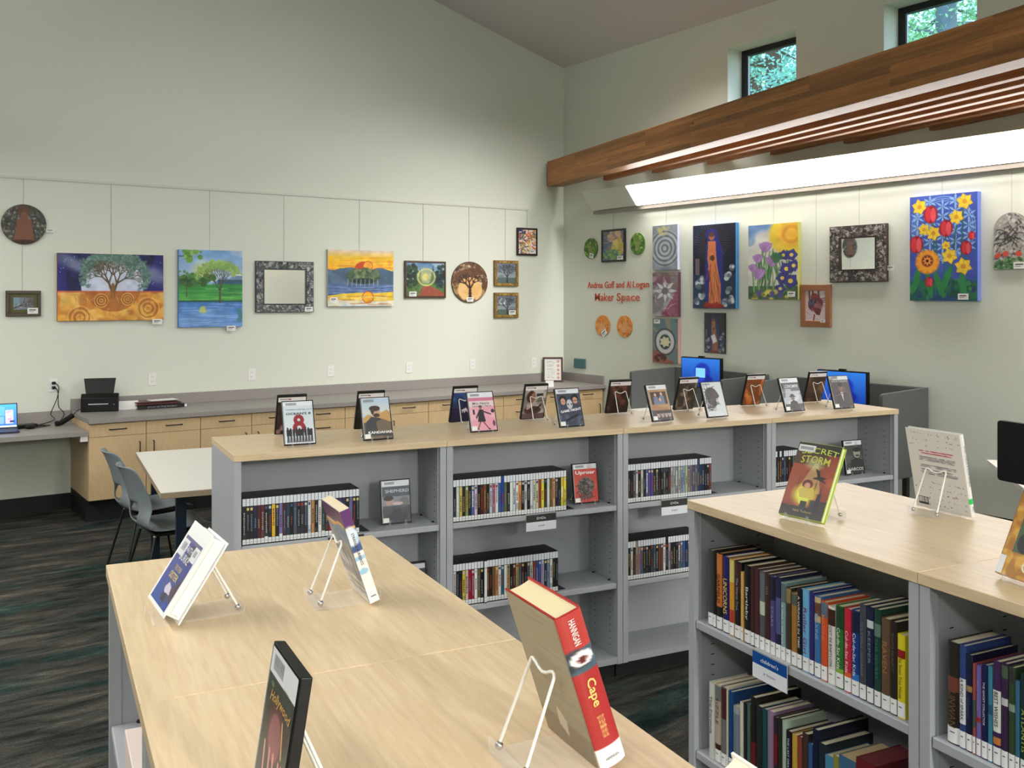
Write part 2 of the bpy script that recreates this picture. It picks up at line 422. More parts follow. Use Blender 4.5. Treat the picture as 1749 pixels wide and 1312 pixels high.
for i, (a, b) in enumerate(WINS):
    fr = MB(); t = .055; x0, x1 = WR + .2, WR + .26
    fr.box(x0, x1, a, a + t, ZS, ZT).box(x0, x1, b - t, b, ZS, ZT).box(x0, x1, a + t, b - t, ZS, ZS + t).box(x0, x1, a + t, b - t, ZT - t, ZT)
    w = structure(fr.build('window_%d' % (i + 1), M_BLACKM))
    MB().box(x0 + .015, x0 + .03, a + t, a + t + .018, ZS + t, ZT - t).box(x0 + .015, x0 + .03, b - t - .018, b - t, ZS + t, ZT - t).build('window_sash', mat('aluminium', rgb(150, 160, 165), .4, metal=.6), w)
    MB().box(x0 + .03, x0 + .036, a + t, b - t, ZS + t, ZT - t).build('glass_pane', M_GLASS, w)
structure(MB().box(XL, 1.645, WB - .012, WB, 0, .14).build('baseboard_back', M_BASE))
structure(MB().box(WR - .012, WR, YF, 8.3, 0, .21).build('baseboard_right', M_BASE))
structure(MB().box(XL, XL + .012, YF, WB, 0, .14).build('baseboard_left', M_BASE))
structure(MB().box(XL, WR, YF, YF + .012, 0, .14).build('baseboard_front', M_BASE))

# trees outside the clerestory windows
def tree(x, y, h, lab, g, seed, leafcol, trunk):
    rnd = random.Random(seed); t = thing('tree', lab, 'tree', (x, y, 0), group=g)
    MB().tube([(0, 0, -.2), (.05, 0, h * .5), (0, .05, h)], [.22, .15, .04], 10).build('trunk', trunk, t)
    br = MB(); lf = MB()
    for k in range(46):
        z = h * (.22 + .76 * k / 46); a = rnd.uniform(0, 2 * PI); L = (h - z) * .24 + .35
        tip = (L * math.cos(a), L * math.sin(a), z - .15 + rnd.uniform(-.2, .5)); br.tube([(0, 0, z), tip], [.03, .008], 5)
        for q in range(420 if 2.6 < z < 7.5 else 60):
            s = rnd.uniform(.2, 1.05); c = Vector(tip) * s + Vector((rnd.gauss(0, .2), rnd.gauss(0, .2), z * (1 - s) + rnd.gauss(0, .13)))
            u = Vector((rnd.uniform(-1, 1), rnd.uniform(-1, 1), rnd.uniform(-.6, .6))).normalized() * rnd.uniform(.02, .05)
            w = u.cross(Vector((rnd.uniform(-1, 1), rnd.uniform(-1, 1), rnd.uniform(-1, 1)))).normalized() * .019
            lf.add([c - u, c + w, c + u, c - w], [(0, 1, 2, 3)])
    br.build('branches', trunk, t); lf.build('foliage', leafcol, t)
LEAF = mat('leaf_green', rgb(170, 225, 160), .6, noise=(3, .35)); LEAF2 = mat('leaf_blue_green', rgb(160, 225, 205), .6, noise=(3, .35))
for m_ in (LEAF, LEAF2):
    p_ = m_.node_tree.nodes['Principled BSDF']; p_.inputs['Subsurface Weight'].default_value = 0
BARK = mat('bark', rgb(96, 74, 58), .9, noise=(12, .3)); BARK2 = mat('pale_bark', rgb(130, 140, 150), .9, noise=(12, .3))
tree(11.7, 9.9, 8.5, 'leafy green tree outside, seen through the clerestory window nearer the corner', 'trees outside the clerestory windows', 3, LEAF2, BARK)
tree(11.4, 6.9, 8.8, 'green tree with a pale trunk outside, in the clerestory window farther right', 'trees outside the clerestory windows', 5, LEAF, BARK2)
tree(15.4, 8.6, 11, 'tall tree behind the others outside the clerestory windows', 'trees outside the clerestory windows', 8, LEAF2, BARK)
tree(13.9, 12.2, 10, 'bushy tree outside, filling the left of the corner clerestory window', 'trees outside the clerestory windows', 9, LEAF, BARK)
tag(MB().box(7.6, 40, -20, 30, -.4, -.2).build('lawn', mat('grass', rgb(110, 150, 90), .9, noise=(4, .3))), kind='structure')

# glulam beam and the baffle ceiling behind it
BD = Vector((-.2327, -.9725, 0)).normalized()      # along the beam, towards the camera side
BN = Vector((.9725, -.2327, 0)).normalized()       # across it, towards the right wall
ang = math.atan2(BD.y, BD.x) + PI / 2              # local -y runs along BD
P0 = Vector((6.83, WB - .002, 0))
def along(name, m, off, w, z0, z1, t0, t1, **k):
    o = MB().box(0, w, -t1, -t0, 0, z1 - z0).build(name, m, bevel=.004, seg=1)
    p = P0 + BN * off; o.location = (p.x, p.y, z0); o.rotation_euler = (0, 0, ang); return o
tag(along('ceiling_beam', M_BEAM, 0, .19, 3.155, 3.445, .05, 11.3), 'long brown laminated timber beam crossing below the clerestory windows', 'beam')
for k in range(13):
    off = .40 + k * .185
    t0 = (.9725 * off - (WR - P0.x)) / .2327 + .2
    if t0 > 11: break
    lab = 'thin brown timber slat under the ceiling, ' + (ordinal(k + 1) + ' one in from the big beam')
    tag(along('ceiling_slat', M_SLAT, off, .07, 3.165, 3.30, max(t0, .12), 11.2), lab, 'ceiling slat', 'timber slats between beam and wall')
# wall-washer light on the right wall
wl = thing('wall_light', 'long glowing linear light fixture high on the wall above the paintings', 'light', (WR, 0, 0))
Y0, Y1, Y2 = -5.5, 7.75, 8.5
MB().prism([(-.27, 3.035), (-.001, 3.05), (-.001, 2.835), (-.105, 2.835), (-.262, 3.02)], Y0, Y2, 'y').build('housing', mat('white_enamel', rgb(224, 226, 214), .7), wl)
DIFF = mat('light_diffuser', (1, 1, 1, 1), .5, emit=(1, .96, .92, 1), estr=21.0)
MB().prism([(-.27, 3.028), (-.262, 3.024), (-.108, 2.842), (-.116, 2.838)], Y0 + .02, Y1, 'y').prism([(-.112, 2.836), (-.085, 2.836), (-.085, 2.8335), (-.112, 2.8335)], Y0 + .02, Y1, 'y').build('diffuser', DIFF, wl)
for k, (p, L, w) in enumerate(FILL_PENDANTS):  # housings modelled round the added fill pendants
    po = thing('fill_pendant_lamp', 'added long white pendant lamp, unseen, ' + ['left of the counter', 'above the aisle right of the camera', 'behind the camera on the left', 'behind the camera in the middle'][k], 'pendant lamp', p)
    MB().box(-.07, .07, -L / 2 - .02, L / 2 + .02, -.04, .04).build('housing', M_WHITE, po)
    for s in (-1, 1): MB().tube([(0, s * L / 2.4, .04), (0, s * L / 2.4, ceil_z(p[0]) - p[2] + .01)], .004, 6).build('cable', M_BLACKM, po)

for k, (x, w) in enumerate(FILL_TRACK):  # heads and stems modelled for the added wall-brightening spots
    z = track_z(x); v = (Vector((x, 9.1, .9)) - Vector((x, TRACK_Y, z))).normalized()
    po = thing('fill_track_light', 'added white track spotlight, unseen under the ceiling, %s from the left' % ordinal(k + 1), 'spotlight', (x, TRACK_Y, z), group='added track spotlights washing the left wall')
    MB().tube([tuple(-v * .20), tuple(-v * .012)], .09, 16).build('lamp_head', M_WHITE, po)
    MB().tube([tuple(-v * .15), tuple(-v * .15 + Vector((0, 0, .12))), (0, -v.y * .15, ceil_z(x) - z - .01)], .008, 8).build('stem', M_WHITE, po)
# picture rails
tag(MB().box(XL, onY(900, 358).x + .02, WB - .012, WB - .001, 2.862, 2.882).build('picture_rail', mat('rail_white', rgb(214, 214, 204), .5)), 'thin pale hanging rail along the left wall above the paintings', 'picture rail')
tag(MB().box(WR - .05, WR - .001, -5.5, 8.55, 2.795, 2.832).build('picture_rail', mat('rail_taupe', rgb(150, 140, 130), .5)), 'grey hanging rail under the long wall light', 'picture rail')

# ------------------------------------------------------------------ counter with base cabinets, desk
CF = 8.385                                  # front plane of counter and desk
CX0 = 1.645
wt = MB(); wt.box(CX0, WR - .002, CF, WB - .001, .82, .86); wt.box(CX0, WR - .002, WB - .021, WB - .001, .86, .96); wt.box(WR - .022, WR - .002, CF + .03, WB - .021, .86, .96)
tag(wt.build('countertop', M_COUNTER, bevel=.003), 'long grey speckled countertop with backsplash over the maple base cabinets', 'countertop')
dk = MB(); dk.box(XL + .01, CX0 - .002, CF + .01, WB - .014, .725, .765); dk.box(XL + .01, CX0 - .002, WB - .034, WB - .014, .765, .865)
dk = tag(dk.build('desk_counter', M_COUNTER, bevel=.003), 'lower grey speckled desktop with backsplash at the left, holding the laptop', 'desk')
MB().box(CX0 - .06, CX0 - .004, CF + .03, CF + .09, .68, .725).build('support_bracket', M_WHITE, dk)
MODW = .4525
nmod = 12
GRP = 'maple base cabinets under the counter'
# door side: pairs share a meeting edge; module 4 is a stack of drawers
for i in range(nmod):
    x0 = CX0 + .002 + i * MODW; x1 = min(x0 + MODW - .002, WR - .004)
    if x1 - x0 < .1: break
    drawers = i in (4, 9)
    wh = ['leftmost, beside the desk', 'second from the desk', 'third from the desk', 'fourth from the desk', 'all drawers, fifth from the desk', 'sixth from the desk', 'seventh from the desk', 'eighth from the desk', 'ninth from the desk', 'all drawers, tenth from the desk', 'last full one before the corner', 'narrow one in the corner'][i]
    c = thing('base_cabinet', ('maple base cabinet with a drawer over a door, ' if not drawers else 'maple base cabinet of ') + wh, 'cabinet', (x0, CF + .03, 0), group=GRP)
    w = x1 - x0
    bd = MB(); bd.box(0, w, .02, WB - CF - .034, .19, .818); bd.box(0, w, .12, WB - CF - .034, 0, .19, 1)
    bd.build('body', [M_CAB, M_BASE], c)
    def front(nm, z0, z1, hv, hx=None):
        d = MB().box(.0015, w - .0015, 0, .0195, z0, z1).build(nm, M_CAB, c, bevel=.001, seg=1)
        if hv == 'h':
            xc = w / 2; zc = (z0 + z1) / 2 + .005
            MB().tube([(xc - .065, -.001, zc), (xc - .065, -.028, zc), (xc + .065, -.028, zc), (xc + .065, -.001, zc)], .005, 8).build('handle', M_BLACKM, d)
        else:
            MB().tube([(hx, -.001, z1 - .19), (hx, -.028, z1 - .19), (hx, -.028, z1 - .06), (hx, -.001, z1 - .06)], .005, 8).build('handle', M_BLACKM, d)
    if drawers:
        front('drawer', .7085, .812, 'h'); front('drawer', .555, .7055, 'h'); front('drawer', .375, .552, 'h'); front('drawer', .192, .372, 'h')
    else:
        front('drawer', .7085, .812, 'h')
        left = (i % 2 == 0) if i < 4 else (i % 2 == 1)
        front('door', .192, .7055, 'v', w - .055 if left else .055)

# ------------------------------------------------------------------ library bookcases
TOPZ = 1.219
def slots(mb, x, s, ys, z0=.2, z1=1.12, step=.032):
    z = z0
    while z < z1:
        for y in ys: mb.box(x - .0008 if s > 0 else x - .0004, x + .0008, y - .006, y + .006, z, z + .0025, 1)
        z += step
def bookcase(label, org, rot, width, depth, front_shelves, back_shelves, group, ends=(False, False), graincross=False):
    """double-faced: local x along the face, y into the depth, front at y=0"""
    t = thing('bookcase', label, 'bookcase', org, (0, 0, rot), group=group)
    P = .03
    MB().box(0.0006, width - .0006, -.006, depth + .006, TOPZ - .027, TOPZ).build('top_panel', [M_MAPLE], t, bevel=.0015, seg=1)
    for x0, x1, inner in ((.0015, P, 1), (width - P, width - .0015, -1)):
        s = MB(); s.box(x0, x1, 0, depth, .088, TOPZ - .027)
        xi = x1 if inner > 0 else x0
        for ys in ((.07, depth / 2 - .07), (depth / 2 + .07, depth - .07)): slots(s, xi, 1, ys, .58 if False else .16)
        o = s.build('side_panel', [M_STEEL, M_SLOT], t)
        # front stiles
        MB().box(x1 - .002 if inner > 0 else x0 - .004, x1 + .004 if inner > 0 else x0 + .002, .022, .026, .125, TOPZ - .03).build('reveal_line', M_STEEL, o)
    MB().box(P, width - P, depth / 2 - .006, depth / 2 + .006, .12, TOPZ - .027).build('back_panel', M_STEEL, t)
    s = MB(); s.box(P, width - P, .002, depth - .002, .09, .121); s.box(.004, width - .004, .07, depth - .07, .0, .0885, 1)
    s.build('base_shelf', [M_STEEL, M_BASE], t)
    for sh, y0, y1 in [(z, .004, depth / 2 - .008) for z in front_shelves] + [(z, depth / 2 + .008, depth - .004) for z in back_shelves]:
        c = MB().box(P + .002, width - P - .002, y0, y1, sh - .026, sh)
        for yy in (y0 + .06, y1 - .06):
            for xx in (P + .004, width - P - .016): c.box(xx, xx + .012, yy - .006, yy + .006, sh - .001, sh + .006, 1)
        c.build('shelf', [M_STEEL, M_SLOT], t, bevel=.003, seg=1)
    return t
GD = 'double-faced grey bookcase bays holding the discs'
DD = .56
SH1, SH2 = .850, .476
DVDX = [0.0, .914, 1.828, 2.742]
nmD = ['leftmost', 'second from left', 'third from left', 'rightmost']
for i, u in enumerate(DVDX):
    bookcase('grey metal bookcase with a maple top, %s bay of the disc range' % nmD[i], B(u, 0), PHI, .914, DD, [SH1, SH2], [SH1, SH2], GD)
GA = 'double-faced bookcase bays in the foreground left'
GB = 'double-faced bookcase bays of the children section'
UA, UB, VE = -.547, 1.122, -1.485
ad = ['far end bay', 'middle bay', 'near end bay']
M_MAPLE_A = M_MAPLE
for i in range(3):
    bookcase('grey metal bookcase with a wide maple top in the left foreground, ' + ad[i], B(UA, VE - .867 * i), PHI - PI / 2, .867, .64, [SH1, SH2], [SH1, SH2], GA)
for i in range(3):
    bookcase('grey metal bookcase of the children section at right, ' + ad[i], B(UB, VE - .880 * i), PHI - PI / 2, .880, .64, [.853, .452], [.853, .452], GB)

# ------------------------------------------------------------------ white table and chairs
def tableleg(x, y): return MB().box(x - .028, x + .028, y - .028, y + .028, 0, .705)
tb = thing('table', 'white-topped table with dark navy legs behind the disc bookcases', 'table', B(-.08, 1.84), (0, 0, PHI))
MB().box(0, 1.25, 0, 1.6, .738, .742).build('white_surface', mat('white_laminate', rgb(240, 236, 226), .35), tb)
MB().box(0, 1.25, 0, 1.6, .705, .7378).build('tabletop', M_MEDGE, tb, bevel=.002, seg=1)
M_NAVY = mat('navy_steel', rgb(18, 34, 50), .4)
for x, y in ((.12, .1), (1.15, .1), (.12, 1.5), (1.15, 1.5)): tableleg(x, y).build('leg', M_NAVY, tb)
M_SHELL = mat('grey_blue_shell', rgb(128, 138, 142), .45); M_CLEG = mat('dark_steel_tube', rgb(60, 58, 56), .35, metal=.6)
def chair(label, loc, rz):
    """local +y is where the sitter faces"""
    t = thing('chair', label, 'chair', loc, (0, 0, rz), group='grey shell chairs at the white table')
    prof = [(.235, .425), (.22, .442), (.15, .447), (.05, .438), (-.06, .432), (-.14, .438), (-.185, .462), (-.208, .50), (-.215, .54), (-.218, .575), (-.222, .61), (-.232, .67), (-.245, .71), (-.262, .76), (-.28, .805), (-.292, .826), (-.305, .835)]
    hw = [.20, .215, .225, .232, .235, .235, .232, .225, .215, .21, .205, .198, .192, .188, .180, .165, .135]
    nx = 16; vs = []; fs = []
    for i, ((y, z), w) in enumerate(zip(prof, hw)):
        back = max(0, min(1, (i - 5) / 4))
        for k in range(nx + 1):
            a = 2 * k / nx - 1
            cy = .075 * a * a * back * (1 - .4 * max(0, (i - 10) / 6)); cz = .018 * a * a * (1 - back)
            vs.append((a * w, y + cy, z + cz))
    for i in range(len(prof) - 1):
        for k in range(nx):
            if i in (8, 9) and 4 <= k <= 11: continue
            if i == 7 and 5 <= k <= 10: continue
            a = i * (nx + 1) + k; fs.append((a, a + 1, a + nx + 2, a + nx + 1))
    sh = MB().add(vs, fs, 0, True).build('seat_shell', M_SHELL, t)
    so = sh.modifiers.new('thick', 'SOLIDIFY'); so.thickness = .009; so.offset = 0
    ss = sh.modifiers.new('smooth', 'SUBSURF'); ss.levels = 1; ss.render_levels = 1
    MB().box(-.16, .16, -.12, .14, .405, .422).build('seat_frame', M_CLEG, t)
    for sx in (-1, 1):
        for y0, y1 in ((.13, .22), (-.12, -.22)):
            l = MB().tube([(sx * .15, y0, .415), (sx * .17, y0 * 1.05, .38), (sx * .235, y1, .004)], .0085, 8).build('leg', M_CLEG, t)
            MB().ball((sx * .155, y0, .405), .011).build('leg_bracket', mat('silver_bracket', rgb(170, 170, 168), .3, metal=.4), l)
    return t
chair('grey-blue plastic shell chair at the table, nearer the camera', B(.02, 2.40), PHI - PI / 2 + R(9))
chair('grey-blue plastic shell chair at the table, nearer the wall cabinets', B(-.03, 3.03), PHI - PI / 2 + R(9))
# ------------------------------------------------------------------ painter: pictures as arrays of colour
class Cv:
    def __init__(s, W, H, c=(255, 255, 255), seed=1):
        s.W, s.H = W, H; s.a = np.zeros((H, W, 3)); s.a[:] = np.array(c) / 255.0
        s.y, s.x = np.mgrid[0:H, 0:W]; s.x = s.x / (W - 1); s.y = s.y / (H - 1); s.asp = W / H; s.r = np.random.RandomState(seed)
    def put(s, m, c, al=1.0):
        m = np.clip(m, 0, 1)[..., None] * al; s.a = s.a * (1 - m) + np.array(c) / 255.0 * m; return s
    def grad(s, c0, c1, y0=0.0, y1=1.0, x0=0, x1=1):
        t = np.clip((s.y - y0) / (y1 - y0), 0, 1)[..., None]
        m = ((s.y >= y0) & (s.y <= y1) & (s.x >= x0) & (s.x <= x1))[..., None]
        s.a = np.where(m, np.array(c0) / 255 * (1 - t) + np.array(c1) / 255 * t, s.a); return s
    def rect(s, x0, y0, x1, y1, c, al=1): return s.put(((s.x >= x0) & (s.x <= x1) & (s.y >= y0) & (s.y <= y1)) * 1.0, c, al)
    def ell(s, cx, cy, rx, ry, c, al=1, soft=.12, rot=0):
        dx, dy = (s.x - cx) * s.asp, s.y - cy
        if rot: q = math.radians(rot); dx, dy = dx * math.cos(q) + dy * math.sin(q), -dx * math.sin(q) + dy * math.cos(q)
        d = np.sqrt((dx / (rx * s.asp)) ** 2 + (dy / ry) ** 2); return s.put((1 - d) / soft + .5, c, al)
    def circ(s, cx, cy, r, c, al=1, soft=.12):
        d = np.hypot((s.x - cx) * s.asp, s.y - cy) / r; return s.put((1 - d) / soft + .5, c, al)
    def ring(s, cx, cy, r, w, c, al=1):
        d = np.hypot((s.x - cx) * s.asp, s.y - cy); return s.put((1 - np.abs(d - r) / w) * 2.2, c, al)
    def line(s, x0, y0, x1, y1, w, c, al=1, w1=None):
        ax, ay, bx, by = x0 * s.asp, y0, x1 * s.asp, y1; X = s.x * s.asp; dx, dy = bx - ax, by - ay; L = dx * dx + dy * dy + 1e-9
        t = np.clip(((X - ax) * dx + (s.y - ay) * dy) / L, 0, 1); d = np.hypot(X - ax - t * dx, s.y - ay - t * dy)
        ww = w if w1 is None else w * (1 - t) + w1 * t
        return s.put((ww - d) * s.H + .5, c, al)
    def poly(s, pts, c, al=1):
        ins = np.zeros(s.x.shape, bool); n = len(pts)
        for i in range(n):
            (xa, ya), (xb, yb) = pts[i], pts[(i + 1) % n]
            if ya == yb: continue
            k = ((ya > s.y) != (yb > s.y)) & (s.x < (xb - xa) * (s.y - ya) / (yb - ya) + xa); ins ^= k
        return s.put(ins * 1.0, c, al)
    def noise(s, n, seed=0):
        r = np.random.RandomState(seed); nx = max(2, int(n * s.asp)); g = r.rand(n + 2, nx + 2)
        yy = s.y * n; xx = s.x * nx; y0 = yy.astype(int); x0 = xx.astype(int); fy = yy - y0; fx = xx - x0
        fy = fy * fy * (3 - 2 * fy); fx = fx * fx * (3 - 2 * fx)
        return (g[y0, x0] * (1 - fx) + g[y0, x0 + 1] * fx) * (1 - fy) + (g[y0 + 1, x0] * (1 - fx) + g[y0 + 1, x0 + 1] * fx) * fy
    def mott(s, c, n=8, al=.5, seed=0, thr=.5, m=None):
        v = np.clip((s.noise(n, seed) - thr) * 6, 0, 1)
        if m is not None: v = v * m
        return s.put(v, c, al)
    def blobs(s, cx, cy, rx, ry, n, r, cols, al=.9):
        for _ in range(n):
            a = s.r.rand() * 6.283; q = math.sqrt(s.r.rand()); c = cols[s.r.randint(len(cols))]
            k = r * (.6 + .8 * s.r.rand()); s.ell(cx + rx * q * math.cos(a), cy + ry * q * math.sin(a), k / s.asp, k, c, al, .4)
        return s
    def tree(s, x, y, L, ang, w, depth, c, leaf=None, spread=28, lr=.02):
        x1 = x + L * math.cos(ang) / s.asp; y1 = y - L * math.sin(ang); s.line(x, y, x1, y1, w, c, 1, w * .7)
        if depth == 0:
            if leaf: s.blobs(x1, y1, .04 / s.asp, .04, 3, lr, leaf, .75)
            return
        for k in (-1, 1) if depth < 3 else (-1, 0, 1):
            s.tree(x1, y1, L * (.72 + .12 * s.r.rand()), ang + k * R(spread) + R(s.r.uniform(-8, 8)), w * .62, depth - 1, c, leaf, spread, lr)
    def petals(s, cx, cy, r, n, c, c2=None, w=.3, a0=0, dark=None):
        for k in range(n):
            a = a0 + 2 * PI * k / n; x1 = cx + r * math.cos(a) / s.asp; y1 = cy + r * math.sin(a)
            px, py = -math.sin(a) * r * w / s.asp, math.cos(a) * r * w; mx, my = cx + .5 * r * math.cos(a) / s.asp, cy + .5 * r * math.sin(a)
            if dark: s.poly([(cx, cy), (mx + px * 1.15, my + py * 1.15), (cx + r * 1.08 * math.cos(a) / s.asp, cy + r * 1.08 * math.sin(a)), (mx - px * 1.15, my - py * 1.15)], dark)
            s.poly([(cx, cy), (mx + px, my + py), (x1, y1), (mx - px, my - py)], c)
        if c2: s.circ(cx, cy, r * .3, c2)
        return s
    def strokes(s, n, cols, L=.1, w=.006, al=.5, box=(0, 0, 1, 1), ang=None):
        for _ in range(n):
            x = s.r.uniform(box[0], box[2]); y = s.r.uniform(box[1], box[3]); a = s.r.rand() * 6.28 if ang is None else ang + s.r.uniform(-.04, .04) * (8 if ang else 1)
            s.line(x, y, x + L * math.cos(a) / s.asp, y + L * math.sin(a), w, cols[s.r.randint(len(cols))], al)
        return s
    def shade(s, amt=.08, n=14, seed=3):
        v = (s.noise(n, seed) - .5) * 2 * amt; s.a = np.clip(s.a * (1 + v[..., None]), 0, 1); return s
    def flip(s): s.a = s.a[:, ::-1]; return s

def art_tree_of_life():
    c = Cv(230, 148, (28, 30, 110), 3); c.mott((14, 14, 62), 5, .8, 4, .5); c.mott((60, 62, 130), 9, .3, 7, .6)
    for p in ((.1, .12, .2, .10, 25), (.2, .2, .14, .07, 30), (.8, .25, .2, .09, 20), (.93, .32, .12, .12, 30)): c.ell(p[0], p[1], p[2], p[3], (150, 158, 186), .5, .9, p[4])
    for _ in range(40): c.circ(c.r.rand(), c.r.rand() * .5, .006, (225, 228, 240), .8, 1)
    c.circ(.51, .5, .46, (196, 208, 232), 1, .03); c.circ(.51, .52, .30, (214, 220, 238), .6, .5)
    c.rect(0, .56, 1, 1, (226, 166, 70)); c.mott((240, 196, 110), 7, .7, 2, .5, (c.y > .56)); c.mott((186, 104, 40), 9, .6, 5, .58, (c.y > .56))
    c.rect(0, .555, 1, .585, (206, 96, 76), .8)
    m = ((np.hypot((c.x - .51) * c.asp, c.y - .44) < .43) & (c.y > .57)); c.put(m * 1.0, (168, 92, 42), .75)
    for cx, cy, r in ((.85, .82, .17), (.2, .95, .17), (.4, .70, .10), (.65, .68, .09)):
        for k in range(5): c.ring(cx, cy, r * (1 - k * .19), .008, (150, 84, 30) if k % 2 else (238, 186, 90), .9)
    c.strokes(60, [(150, 80, 34), (240, 200, 120), (196, 120, 50)], .09, .004, .5, (0, .6, 1, 1))
    for q in (70, 110): c.tree(.51, .60, .17, R(q), .022, 6, (92, 74, 52), [(96, 128, 120), (70, 104, 98), (120, 150, 140)], 31, .016)
    c.line(.51, .64, .51, .46, .036, (140, 96, 52), 1, .022); c.tree(.51, .6, .09, R(-90), .02, 3, (176, 112, 52), None, 40)
    return c.shade().a
def art_sun_lake():
    c = Cv(140, 170, (140, 176, 222), 5); c.grad((120, 168, 222), (184, 206, 226), 0, .42); c.mott((206, 220, 236), 5, .6, 3, .5, (c.y < .4))
    c.circ(.37, .27, .13, (238, 232, 160), .6, .8); c.circ(.37, .27, .058, (246, 220, 60), 1, .1)
    c.poly([(.55, .42), (.7, .33), (.78, .37), (.9, .31), (1, .30), (1, .44), (.5, .44)], (120, 146, 190)); c.poly([(.85, .33), (.9, .31), (1, .30), (1, .33)], (232, 236, 240))
    c.rect(.6, .38, 1, .44, (46, 84, 104), .9); c.grad((44, 128, 66), (96, 182, 86), .44, .66); c.strokes(30, [(60, 150, 70), (130, 204, 110), (30, 100, 50)], .3, .006, .5, (0, .45, .8, .66), 0)
    c.blobs(.2, .40, .26, .06, 40, .035, [(34, 84, 50), (60, 116, 62), (50, 96, 40)]); c.blobs(.5, .36, .1, .04, 16, .025, [(90, 132, 60), (60, 110, 56)])
    c.rect(0, .655, 1, .69, (30, 78, 70), .9); c.grad((70, 124, 196), (120, 162, 222), .68, 1.0); c.strokes(60, [(150, 186, 232), (80, 130, 200), (170, 200, 236)], .2, .006, .5, (0, .7, .9, 1), 0)
    c.circ(.37, .77, .04, (206, 214, 110), .9, .5); c.ell(.37, .8, .07, .02, (200, 210, 120), .5)
    c.tree(.64, .68, .15, R(90), .012, 5, (78, 70, 52), [(130, 172, 92), (160, 190, 110)], 24, .018)
    c.tree(.12, .60, .1, R(90), .01, 3, (84, 96, 60), [(90, 140, 70)], 30, .014); c.line(.0, .085, .2, .08, .006, (60, 70, 50))
    c.blobs(.2, .07, .18, .08, 14, .03, [(120, 166, 64), (90, 140, 50), (150, 190, 84)]); c.blobs(.97, .85, .05, .12, 8, .03, [(70, 130, 150)])
    return c.shade().a
def mosaic(W, H, seed, cols, n, bg=(80, 84, 84)):
    c = Cv(W, H, bg, seed); c.blobs(.5, .5, .72, .72, n, .028, cols, .95); c.strokes(n, cols, .05, .006, .9); return c
def art_sunrise():
    c = Cv(150, 128, (226, 214, 200), 8); c.grad((228, 208, 196), (244, 196, 60), 0, .14); c.grad((246, 200, 40), (250, 168, 30), .12, .36)
    c.strokes(50, [(250, 224, 90), (240, 150, 30), (252, 196, 40)], .25, .012, .5, (0, .12, .9, .34), 0)
    c.circ(.53, .36, .16, (214, 74, 30), 1, .05); c.circ(.6, .28, .085, (250, 170, 50), 1, .1); c.ring(.6, .28, .085, .008, (200, 70, 30))
    x = c.x; hill = .34 + .03 * np.sin(x * 14) - .03 * np.exp(-((x - .17) / .07) ** 2); c.put((c.y > hill) * 1.0, (72, 96, 122)); c.mott((98, 122, 146), 8, .6, 3, .5, (c.y > hill))
    c.rect(0, .6, 1, .78, (82, 110, 158)); c.strokes(60, [(110, 140, 190), (60, 84, 130), (140, 160, 200)], .2, .008, .6, (0, .61, .9, .78), 0)
    c.ell(.53, .47, .26, .14, (64, 84, 64)); c.blobs(.53, .42, .24, .09, 60, .03, [(120, 140, 96), (76, 100, 66), (98, 118, 84)]); c.ell(.53, .55, .18, .05, (32, 48, 58))
    for k in range(8): c.line(.3 + .065 * k, .52, .29 + .066 * k, .64, .006, (190, 190, 160), .7)
    c.poly([(0, .82), (.2, .78), (.45, .76), (.7, .77), (1, .74), (1, .9), (0, .93)], (244, 206, 60)); c.grad((230, 220, 200), (214, 222, 226), .9, 1.0)
    c.circ(.6, .84, .10, (248, 176, 40), 1, .1); c.ring(.6, .84, .1, .01, (206, 90, 30)); c.strokes(40, [(250, 220, 90), (200, 120, 40), (230, 230, 220)], .2, .008, .6, (0, .8, .9, .98), 0)
    return c.shade().a
def art_portal():
    c = Cv(100, 90, (110, 150, 178), 9); c.grad((84, 130, 176), (190, 206, 206), 0, .5); c.rect(0, .6, 1, 1, (84, 116, 60)); c.mott((200, 210, 220), 5, .6, 3, .5, (c.y < .4))
    c.blobs(.12, .4, .16, .36, 60, .05, [(28, 52, 38), (46, 74, 48), (20, 40, 34)]); c.blobs(.9, .4, .14, .36, 60, .05, [(30, 52, 60), (46, 74, 62), (22, 40, 44)])
    c.poly([(.26, .2), (.32, .62), (.2, .62)], (38, 60, 44)); c.poly([(.36, .12), (.42, .62), (.3, .62)], (52, 74, 54)); c.poly([(.7, .06), (.78, .62), (.6, .62)], (50, 74, 76))
    c.ell(.5, .42, .2, .22, (182, 186, 110), .75, .8); c.ell(.5, .42, .06, .12, (226, 206, 120), .8, .6)
    c.poly([(.3, 1), (.45, .68), (.6, .68), (1, .9), (1, 1)], (156, 78, 56)); c.ring(.52, .43, .25, .03, (206, 206, 130), .85); c.strokes(30, [(120, 150, 70), (60, 92, 44)], .1, .01, .5, (0, .65, .4, 1))
    return c.shade().a
def art_round_tree():
    c = Cv(96, 110, (96, 66, 40), 11); c.blobs(.5, .35, .5, .38, 160, .03, [(70, 48, 34), (150, 116, 76), (210, 206, 196), (56, 40, 32), (110, 92, 76), (180, 150, 110)])
    c.circ(.5, .68, .3, (226, 178, 110), 1, .05); c.mott((236, 204, 150), 8, .5, 2); c.tree(.5, .86, .2, R(90), .04, 5, (60, 32, 24), [(110, 70, 40), (90, 60, 36)], 36, .02)
    c.tree(.5, .82, .09, R(-90), .03, 3, (60, 32, 24), None, 50); c.ring(.5, .5, .5, .03, (86, 52, 34)); return c.a
